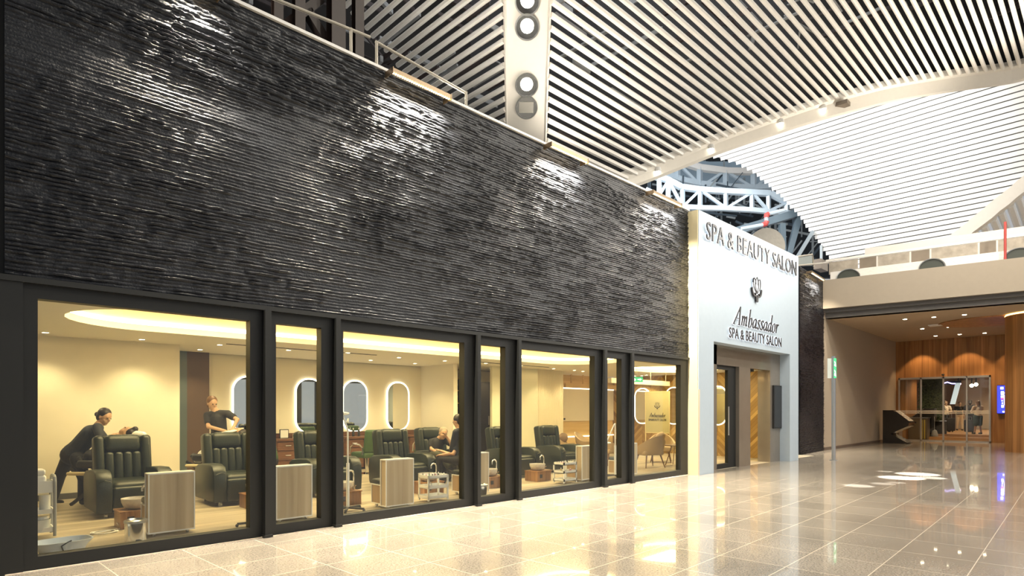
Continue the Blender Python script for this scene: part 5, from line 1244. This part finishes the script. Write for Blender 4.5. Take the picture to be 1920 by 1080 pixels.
# ================================================================== PEOPLE
SKIN = mat('skin', (.52, .32, .20), .5); NAVY = mat('navy_uniform', (.018, .022, .032), .7, var=.2, vscale=10); BLKF = mat('black_cloth', (.015, .014, .016), .75)
HAIR = mat('dark_hair', (.018, .012, .010), .45); HAIRB = mat('brown_hair', (.14, .07, .03), .5); HAIRG = mat('grey_hair', (.30, .24, .18), .5); SHOE = mat('shoe', (.02, .02, .02), .5)
def basis(f, up=Vector((0, 0, 1))):
    f = Vector(f).normalized(); s = f.cross(Vector(up)); s = s.normalized() if s.length > .05 else Vector((1, 0, 0)); u = s.cross(f).normalized(); return s, f, u
def cap_(mb, pts, rs, n=12):
    mb.tube(pts, rs, n); mb.ell(pts[0], rs[0]*.995, n, 8); mb.ell(pts[-1], rs[-1]*.995, n, 8)
    for p, r in zip(pts[1:-1], rs[1:-1]): mb.ell(p, r*.99, n, 8)
def hand(mb, w, d, nrm, curl=.5, s=1.0, side=1):
    d = Vector(d).normalized(); nrm = Vector(nrm); nrm = (nrm-d*nrm.dot(d)).normalized(); sd = d.cross(nrm).normalized()
    R = Matrix((sd, d, nrm)).transposed(); w = Vector(w)
    mb.ell(w+d*.045*s, (.040*s, .052*s, .017*s), 12, 8, R)
    for i, (o, L) in enumerate(((-.030, .062), (-.010, .074), (.010, .070), (.029, .056))):
        p = w+d*.082*s+sd*o*s*1.0; pts = [w+d*.05*s+sd*o*.8*s, p]; q = p; dd = d+sd*o*3
        for k_ in range(3):
            a = curl*(.45+.35*k_); dd = (dd.normalized()*math.cos(a*.8)+nrm*math.sin(a*.8)); q = q+dd.normalized()*L*s*(.45, .32, .23)[k_]; pts.append(q)
        cap_(mb, pts, [.0095*s, .0095*s, .009*s, .008*s, .007*s], 8)
    t0 = w+d*.02*s+sd*side*.028*s; cap_(mb, [t0, t0+(d*.5+sd*side*.8+nrm*.2)*.035*s, t0+(d*1.0+sd*side*.9+nrm*.5)*.052*s], [.012*s, .010*s, .008*s], 8)
def person(label, base, rz, J, f, top, bottom, hair, vox=.012, sleeve=.8, legs=1.0, group=None, hairlen=None, bun=None, curl=(.5, .5), hn=((0, 0, -1), (0, 0, -1)), skirt=None, shoe=SHOE, fat=1.0):
    o = thing('person', label, 'person', base, rz, group); J = {k_: Vector(v) for k_, v in J.items()}
    s, f, u = basis(f, J.get('hup', Vector((0, 0, 1)))); H = J['head']; R = Matrix((s, f, u)).transposed()
    m = MB()
    m.ell(H+u*.025, (.074, .092, .092), 18, 12, R); m.ell(H-u*.045+f*.022, (.056, .066, .066), 16, 10, R); m.ell(H-u*.095+f*.05, (.030, .028, .022), 12, 8, R)
    m.tube([H+u*.02+f*.082, H-u*.018+f*.104, H-u*.028+f*.088], [.009, .014, .012], 8); m.ell(H-u*.058+f*.080, (.024, .012, .010), 10, 6, R); m.ell(H+u*.030+f*.078, (.052, .016, .010), 10, 6, R)
    for e in (-1, 1): m.ell(H+s*e*.076-u*.005-f*.005, (.010, .018, .030), 8, 6, R); m.ell(H+s*e*.04-u*.03+f*.05, (.022, .022, .02), 8, 6, R)
    cap_(m, [J['neck'], H-u*.05-f*.01], [.058*fat, .052])
    cap_(m, [J['chest'], J['waist'], J['pelvis']], [.118*fat, .105*fat, .125*fat])
    sh = (J['sL']-J['sR']); cap_(m, [J['sL']-sh*.12, J['neck']-Vector((0, 0, .03)), J['sR']+sh*.12], [.055*fat, .07*fat, .055*fat])
    hp = (J['kL'], J['kR'])
    for q in 'LR':
        cap_(m, [J['s'+q], J['e'+q], J['h'+q]], [.050*fat, .038*fat, .026]); 
        cap_(m, [J['p'+q], J['k'+q], J['a'+q]], [.082*fat, .056*fat, .038])
        t = J.get('t'+q, J['a'+q]+Vector((f.x, f.y, 0)).normalized()*.14-Vector((0, 0, .045))); cap_(m, [J['a'+q]-Vector((0, 0, .03)), t], [.038, .028])
        i = 'LR'.index(q); hand(m, J['h'+q], J['h'+q]-J['e'+q], hn[i], curl[i], 1.0, (1, -1)[i])
    b = m.build('body', SKIN, o); remesh(b, vox, 2)
    for e in (-1, 1): MB().ell(H+s*e*.030+f*.086+u*.008, (.011, .008, .008), 8, 6, R).build('eye', SHOE, o)
    # shirt
    m = MB(); g = .016
    m.add(*(lambda q: (q.v, q.f))(_shirt(J, sleeve, fat, g))); c = m.build('shirt', top, o); remesh(c, max(vox, .013), 3)
    m = MB(); cap_(m, [J['waist'].lerp(J['pelvis'], .55), J['pelvis']], [.122*fat+g*.6, .140*fat+g])
    for q in 'LR':
        k_, a_ = J['k'+q], J['a'+q]
        if legs >= 1: cap_(m, [J['p'+q], k_, k_.lerp(a_, .93)], [.098*fat+g*.5, .068*fat+g*.6, .056+g*.6])
        else: cap_(m, [J['p'+q], J['p'+q].lerp(k_, legs)], [.105*fat+g, .085*fat+g])
    c = m.build('trousers' if legs >= 1 else 'shorts', bottom, o); remesh(c, max(vox, .013), 3)
    for q in 'LR':
        t = J.get('t'+q, J['a'+q]+Vector((f.x, f.y, 0)).normalized()*.15-Vector((0, 0, .045))); m = MB(); cap_(m, [J['a'+q]-Vector((0, 0, .035)), t], [.047, .036]); m.build('shoe', shoe, o, smooth=True)
    m = MB(); m.ell(H+u*.048-f*.024, (.088, .098, .092), 18, 12, R); m.ell(H-u*.01-f*.055, (.078, .060, .085), 16, 10, R)
    if hairlen: cap_(m, [H-f*.06, H-f*.09-u*hairlen*.5, H-f*.07-u*hairlen], [.075, .07, .045])
    if bun: m.ell(H+f*bun[0]+u*bun[1], .042, 12, 8)
    h = m.build('hair', hair, o); remesh(h, .010, 2); return o
def _shirt(J, sleeve, fat, g):
    m = MB(); sh = (J['sL']-J['sR'])
    cap_(m, [J['chest'], J['waist'], J['waist'].lerp(J['pelvis'], .75)], [.118*fat+g, .108*fat+g*1.4, .128*fat+g*1.6]); cap_(m, [J['sL']-sh*.1, J['neck']-Vector((0, 0, .045)), J['sR']+sh*.1], [.057*fat+g*.8, .068*fat+g*.5, .057*fat+g*.8])
    for q in 'LR':
        p = J['s'+q]; e = J['e'+q]
        if sleeve <= 1: cap_(m, [p, p.lerp(e, sleeve)], [.052*fat+g, .045*fat+g])
        else: cap_(m, [p, e, e.lerp(J['h'+q], sleeve-1)], [.052*fat+g, .042*fat+g*.8, .032*fat+g*.7])
    return m
def px2l(base, D, lst):
    """image-plane joints (px, py, depth offset) -> local coordinates of a figure standing at base, turned with the view"""
    out = {}
    for k_, v in lst.items():
        p = atD(v[0], v[1], D+(v[2] if len(v) > 2 else 0)); d = p-Vector(base); out[k_] = (d.dot(RV), d.dot(FV), d.z)
    return out
# masseuse bending over the first client
D = 8.95; g = atD(140, 800, D); base = (g.x, g.y, 0)
J = px2l(base, D, dict(head=(196, 782), neck=(184, 797), chest=(171, 813), waist=(149, 837), pelvis=(135, 853), sL=(180, 803, .17), sR=(183, 801, -.17), eL=(198, 824, .2), eR=(189, 824, -.24),
    hL=(229, 814, .1), hR=(216, 815, -.14), pL=(130, 858, .09), pR=(146, 860, -.09), kL=(112, 893, .1), kR=(157, 898, -.1), aL=(99, 937, .1), aR=(155, 936, -.1)))
J['tL'] = Vector(J['aL'])+Vector((.13, 0, -.04)); J['tR'] = Vector(J['aR'])+Vector((.10, -.03, -.04)); J['hup'] = (.35, 0, .94)
person('person in dark uniform bending forward over a client behind the first recliner', base, YAW, J, (.90, -.18, -.38), NAVY, BLKF, HAIR, .0085, .8, curl=(.5, .4), bun=(-.13, -.01))
# client lying back, head over the recliner top
D = 8.85; g = atD(205, 800, D); base = (g.x, g.y, 0)
c_ = couch((base[0]+.02, base[1], 0), YAW+math.pi, 'black massage couch behind the first recliner')
J = px2l(base, D, dict(head=(240, 812), neck=(226, 821), chest=(214, 832), waist=(198, 848), pelvis=(186, 856), sL=(222, 826, .16), sR=(222, 826, -.16), eL=(205, 845, .26), eR=(205, 845, -.22), hL=(190, 855, .2), hR=(186, 852, -.14),
    pL=(182, 858, .09), pR=(182, 858, -.09), kL=(170, 852, .1), kR=(168, 854, -.1), aL=(160, 868, .1), aR=(160, 870, -.1)))
J['tL'] = Vector(J['aL'])+Vector((-.08, 0, .08)); J['tR'] = Vector(J['aR'])+Vector((-.08, 0, .08)); J['hup'] = (.9, 0, .3)
person('person with dark bun lying back on the couch, head above the first recliner', base, YAW, J, (-.25, -.1, .95), mat('green_towel_top', (.40, .50, .24), .7), BLKF, HAIR, .014, .8, bun=(.03, .12))
o = thing('towel', 'pale towel roll under the head on the first recliner', 'towel', atD(257, 815, 8.8), YAW); MB().tube([(-.10, .05, -.03), (0, 0, 0), (.09, 0, .0)], [.05, .06, .045], 12).ell((.09, 0, 0), .045).build('roll', WPL, o, smooth=True)
# standing masseuse
D = 10.35; g = atD(410, 800, D); base = (g.x, g.y, 0)
J = px2l(base, D, dict(head=(398, 757), neck=(405, 771), chest=(409, 787), waist=(411, 808), pelvis=(412, 825), sL=(389, 779, 0), sR=(427, 776, 0), eL=(391, 800, -.12), eR=(445, 787, -.12),
    hL=(422, 808, -.22), hR=(437, 803, -.24), pL=(404, 830, 0), pR=(420, 830, 0), kL=(403, 868, .02), kR=(422, 868, .02)))
for q, x in (('L', -.09), ('R', .11)): J['a'+q] = (x, .05, .08)
person('person in black T-shirt standing over a client behind the second recliner', base, YAW, J, (.75, -.6, -.2), BLKF, BLKF, HAIRB, .011, .6)
D = 10.1; g = atD(412, 830, D); couch((g.x, g.y, 0), YAW+math.pi, 'black massage couch behind the second recliner'); base = (g.x, g.y, 0)
J = px2l(base, D, dict(head=(448, 813), neck=(435, 821), chest=(425, 830), waist=(408, 842), pelvis=(398, 847), sL=(431, 826, .15), sR=(431, 826, -.15), eL=(415, 842, .22), eR=(415, 842, -.2), hL=(400, 848, .2), hR=(398, 846, -.14),
    pL=(394, 849, .09), pR=(394, 849, -.09), kL=(383, 850, .1), kR=(380, 852, -.1), aL=(372, 862, .1), aR=(370, 864, -.1)))
J['tL'] = Vector(J['aL'])+Vector((-.08, 0, .08)); J['tR'] = Vector(J['aR'])+Vector((-.08, 0, .08)); J['hup'] = (.9, 0, .3)
person('person with dark curly hair lying back behind the second recliner', base, YAW, J, (-.25, -.1, .95), WPL, WPL, HAIR, .014, .8)
o = thing('sheet', 'white sheet draped over the client behind the second recliner', 'sheet', (g.x, g.y, 0), YAW)
m = MB(); tp = [(432, 812), (415, 812), (400, 822), (386, 836), (374, 850), (392, 853), (410, 856), (430, 852), (440, 825)]
V_ = [atD(p[0], p[1], D-.30)-Vector((g.x, g.y, 0)) for p in tp]; V_ = [(v.dot(RV), v.dot(FV), v.z) for v in V_]; m.prism(V_, (0, .02, 0)); V2 = [(v[0], v[1]+.5, v[2]+.06) for v in V_]
m.prism([V_[0], V_[1], V_[2], V_[3], V_[4], V2[4], V2[3], V2[2], V2[1], V2[0]], (0, 0, .015)); m.build('cloth', WPL, o)
# seated figure seen at the edge of the second post
def seated(label, px, D, f, hd, top, bottom, hair, sh=.45, arms=None, vox=.014, tall=.0, hairlen=None, rzx=0, **kw):
    g = atD(px, 800, D); base = (g.x, g.y, 0); f = Vector(f).normalized(); s = Vector((f.y, -f.x, 0)).normalized(); b = Vector((0, 0, sh+.10))
    J = dict(pelvis=b, waist=b+Vector((0, 0, .2))+f*.01, chest=b+Vector((0, 0, .40))+f*.04, neck=b+Vector((0, 0, .56))+f*.06, head=b+Vector((0, 0, .70+tall))+f*.10)
    for q, e in (('L', -1), ('R', 1)):
        J['s'+q] = J['neck']+s*e*.17-Vector((0, 0, .05)); J['e'+q] = J['s'+q]+Vector((0, 0, -.24))+f*.12+s*e*.04; J['h'+q] = J['e'+q]+f*.24+Vector((0, 0, .02))-s*e*.06
        J['p'+q] = b+s*e*.09; J['k'+q] = b+s*e*.13+f*.40+Vector((0, 0, .02)); J['a'+q] = J['k'+q]+Vector((0, 0, -(sh+.02)))+f*.05
    for k_, v in (arms or {}).items(): J[k_] = v
    ff = Vector(hd or f)
    return person(label, base, YAW, J, ff, top, bottom, hair, vox, hairlen=hairlen, **kw)
seated('person in green top seated at the edge of the second window, mostly behind the post', 505, 10.4, (-1, -.1, 0), None, GRNF, BLKF, HAIR, .42)
# the man in the fifth recliner
D = 11.75; g = atD(822, 800, D); base = (g.x, g.y, 0)
J = px2l(base, D, dict(head=(831, 813, -.1), neck=(824, 822), chest=(820, 832), waist=(817, 843), pelvis=(817, 852), sL=(810, 828, .05), sR=(836, 826, .0), eL=(809, 842, -.1), eR=(848, 835, -.15),
    hL=(818, 847, -.28), hR=(838, 820, -.22), pL=(814, 852, -.05), pR=(822, 853, -.05), kL=(830, 853, -.50), kR=(840, 854, -.48), aL=(843, 878, -.75), aR=(853, 878, -.72)))
J['hup'] = (.1, .2, .95)
person('person in black shirt reclining with one hand raised to the face', base, YAW, J, (.35, -.9, -.1), BLKF, mat('olive_trousers', (.07, .07, .04), .7), HAIRG, .013, .6)
D = 10.9
seated('person in dark blue top sitting on a stool, reaching to the reclining client', 868, D, (-.9, .3, 0), (-.8, .4, -.25), NAVY, BLKF, HAIR, .40, arms={'eL': Vector((-.22, .05, .60)), 'hL': Vector((-.42, .1, .66)), 'eR': Vector((-.16, -.1, .62)), 'hR': Vector((-.36, -.05, .60))}, hairlen=.16)
# people in the lounge beyond the sliding doors
def standing(label, px, D, z0, H, yaw, top, bottom, hair, arms=0, legs=1.0, hairlen=None, skin_sleeve=.5, grp=None):
    g = atD(px, 800, D); k_ = H/1.70; f = Vector((math.sin(yaw), math.cos(yaw), 0)); s = Vector((f.y, -f.x, 0))
    def z(h): return Vector((0, 0, h*k_))
    J = dict(pelvis=z(.92), waist=z(1.10), chest=z(1.28), neck=z(1.44), head=z(1.585)+f*.02)
    for q, e in (('L', -1), ('R', 1)):
        J['s'+q] = z(1.39)+s*e*.18; J['e'+q] = z(1.12)+s*e*.24+f*(.08 if arms else 0); J['h'+q] = (z(1.12)+f*.30+s*e*.06) if arms else (z(.86)+s*e*.25+f*.06)
        J['p'+q] = z(.88)+s*e*.09; J['k'+q] = z(.48)+s*e*.10+f*.02*e; J['a'+q] = z(.08)+s*e*.11-f*.06*e
    return person(label, (g.x, g.y, z0), YAW, J, f, top, bottom, hair, .016, skin_sleeve, legs, hairlen=hairlen)
TAN = mat('tan_cloth', (.55, .42, .28), .7); CRM = mat('cream_top', (.72, .62, .50), .7); RST = mat('rust_top', (.40, .20, .12), .7)
standing('person with arms folded beside a dark suitcase in the lounge', 1773, 31.5, .28, 1.62, 3.4, CRM, BLKF, HAIRB, 1)
standing('person in dark jacket and tan trousers in the lounge', 1799, 34.0, .28, 1.60, 3.6, BLKF, TAN, HAIRB, 1)
standing('person in black with dark backpack left of the person in cream', 1819, 31.0, .28, 1.66, .6, BLKF, BLKF, HAIR, 0, 1.0, .1, 1.5)
standing('person seen from behind in cream top and dark shorts', 1833.5, 28.6, .28, 1.58, .1, CRM, mat('dark_green_shorts', (.03, .06, .04), .7), HAIRB, 1, .95, .2, .9)
c = atD(1780, 800, 31.3); o = thing('suitcase', 'black upright suitcase standing in the lounge', 'suitcase', (c.x, c.y, .28), YAW); MB().rbox((0, 0, .40), (.46, .28, .68), .05).build('shell', BLKF, o, smooth=True)
MB().tube([(-.12, 0, .74), (-.12, 0, .95), (.12, 0, .95), (.12, 0, .74)], .012).build('handle', STEEL, o)
for sx in (-.17, .17): MB().tube([(sx-.015, 0, .03), (sx+.015, 0, .03)], .03, 10).bx(sx-.01, sx+.01, -.01, .01, .03, .08).build('wheel', DARK, o)
c = atD(1818, 800, 30.6); o = thing('suitcase', 'dark suitcase low beside the person in black', 'suitcase', (c.x, c.y, .28), YAW); MB().rbox((0, 0, .34), (.4, .28, .62), .05).build('shell', BLKF, o, smooth=True)
MB().tube([(-.1, 0, .64), (-.1, 0, .8), (.1, 0, .8), (.1, 0, .64)], .012).build('handle', STEEL, o)
for sx in (-.14, .14): MB().tube([(sx-.015, 0, .025), (sx+.015, 0, .025)], .025, 10).bx(sx-.01, sx+.01, -.01, .01, .025, .06).build('wheel', DARK, o)
# ---- salon downlights
dl = [(85, 623), (266, 636), (375, 655), (412, 646), (541, 656), (600, 668), (652, 661), (695, 675), (748, 670), (778, 681), (834, 676), (911, 681), (921, 690), (978, 685), (1038, 691), (1077, 694), (1093, 696), (1088, 705), (1212, 703), (1219, 707), (1254, 708), (1136, 698)]
for i, (x, y) in enumerate(dl):
    p = onZ(x, y, HC)
    if p.y > 6.2 or p.x > XS-.1: p = Vector((min(p.x, XS-.4), min(p.y, 5.6), HC))
    if 1.0 < p.y < 3.5 and (cA.x-.1 < p.x < 12.1 or 13.4 < p.x < 16.8): p.y = 3.62
    wi = max(j for j in range(7) if x >= GL[j][0]-12); same = sorted(q for q in dl if max(j for j in range(7) if q[0] >= GL[j][0]-12) == wi)
    lab_ = 'salon downlight, %s from left seen through the %s' % (ORD[same.index((x, y))], ['widest first window', 'narrow second window', 'wide third window', 'very narrow fourth window', 'medium fifth window', 'narrowest sixth window', 'last window by the portal'][wi])
    o = thing('downlight', lab_, 'ceiling light', (p.x, p.y, HC), group='downlights in the salon ceiling')
    MB().lathe([(.055, 0), (.055, -.008), (.042, -.008), (.042, 0)], n=20).build('ring', WHITE, o); MB().cyl((0, 0, -.006), .042, .004, 20).build('bulb', SPOT, o)
    lamp('SPOT', (p.x, p.y, HC-.03), 50, (1, .80, .42), .04, spot=110, blend=.7, name='downlight_beam', tgt=(p.x, p.y, 0))
# sun flecks
for (x, y, s, e) in ((1720, 889, 1.5, 1500), (1690, 896, 1.5, 1800), (1745, 896, 1.0, 1200), (1610, 911, .9, 700), (1655, 907, .7, 500), (1680, 905, .6, 400), (1660, 884, .6, 500)):
    p = onZ(x, y); lamp('SPOT', (p.x+1.0, p.y-1.2, 9.5), e*26, (1, .99, .95), .03, spot=math.degrees(2*math.atan(.45*s*.5/9.6))*1.3, blend=.25, name='sun_fleck', tgt=p)
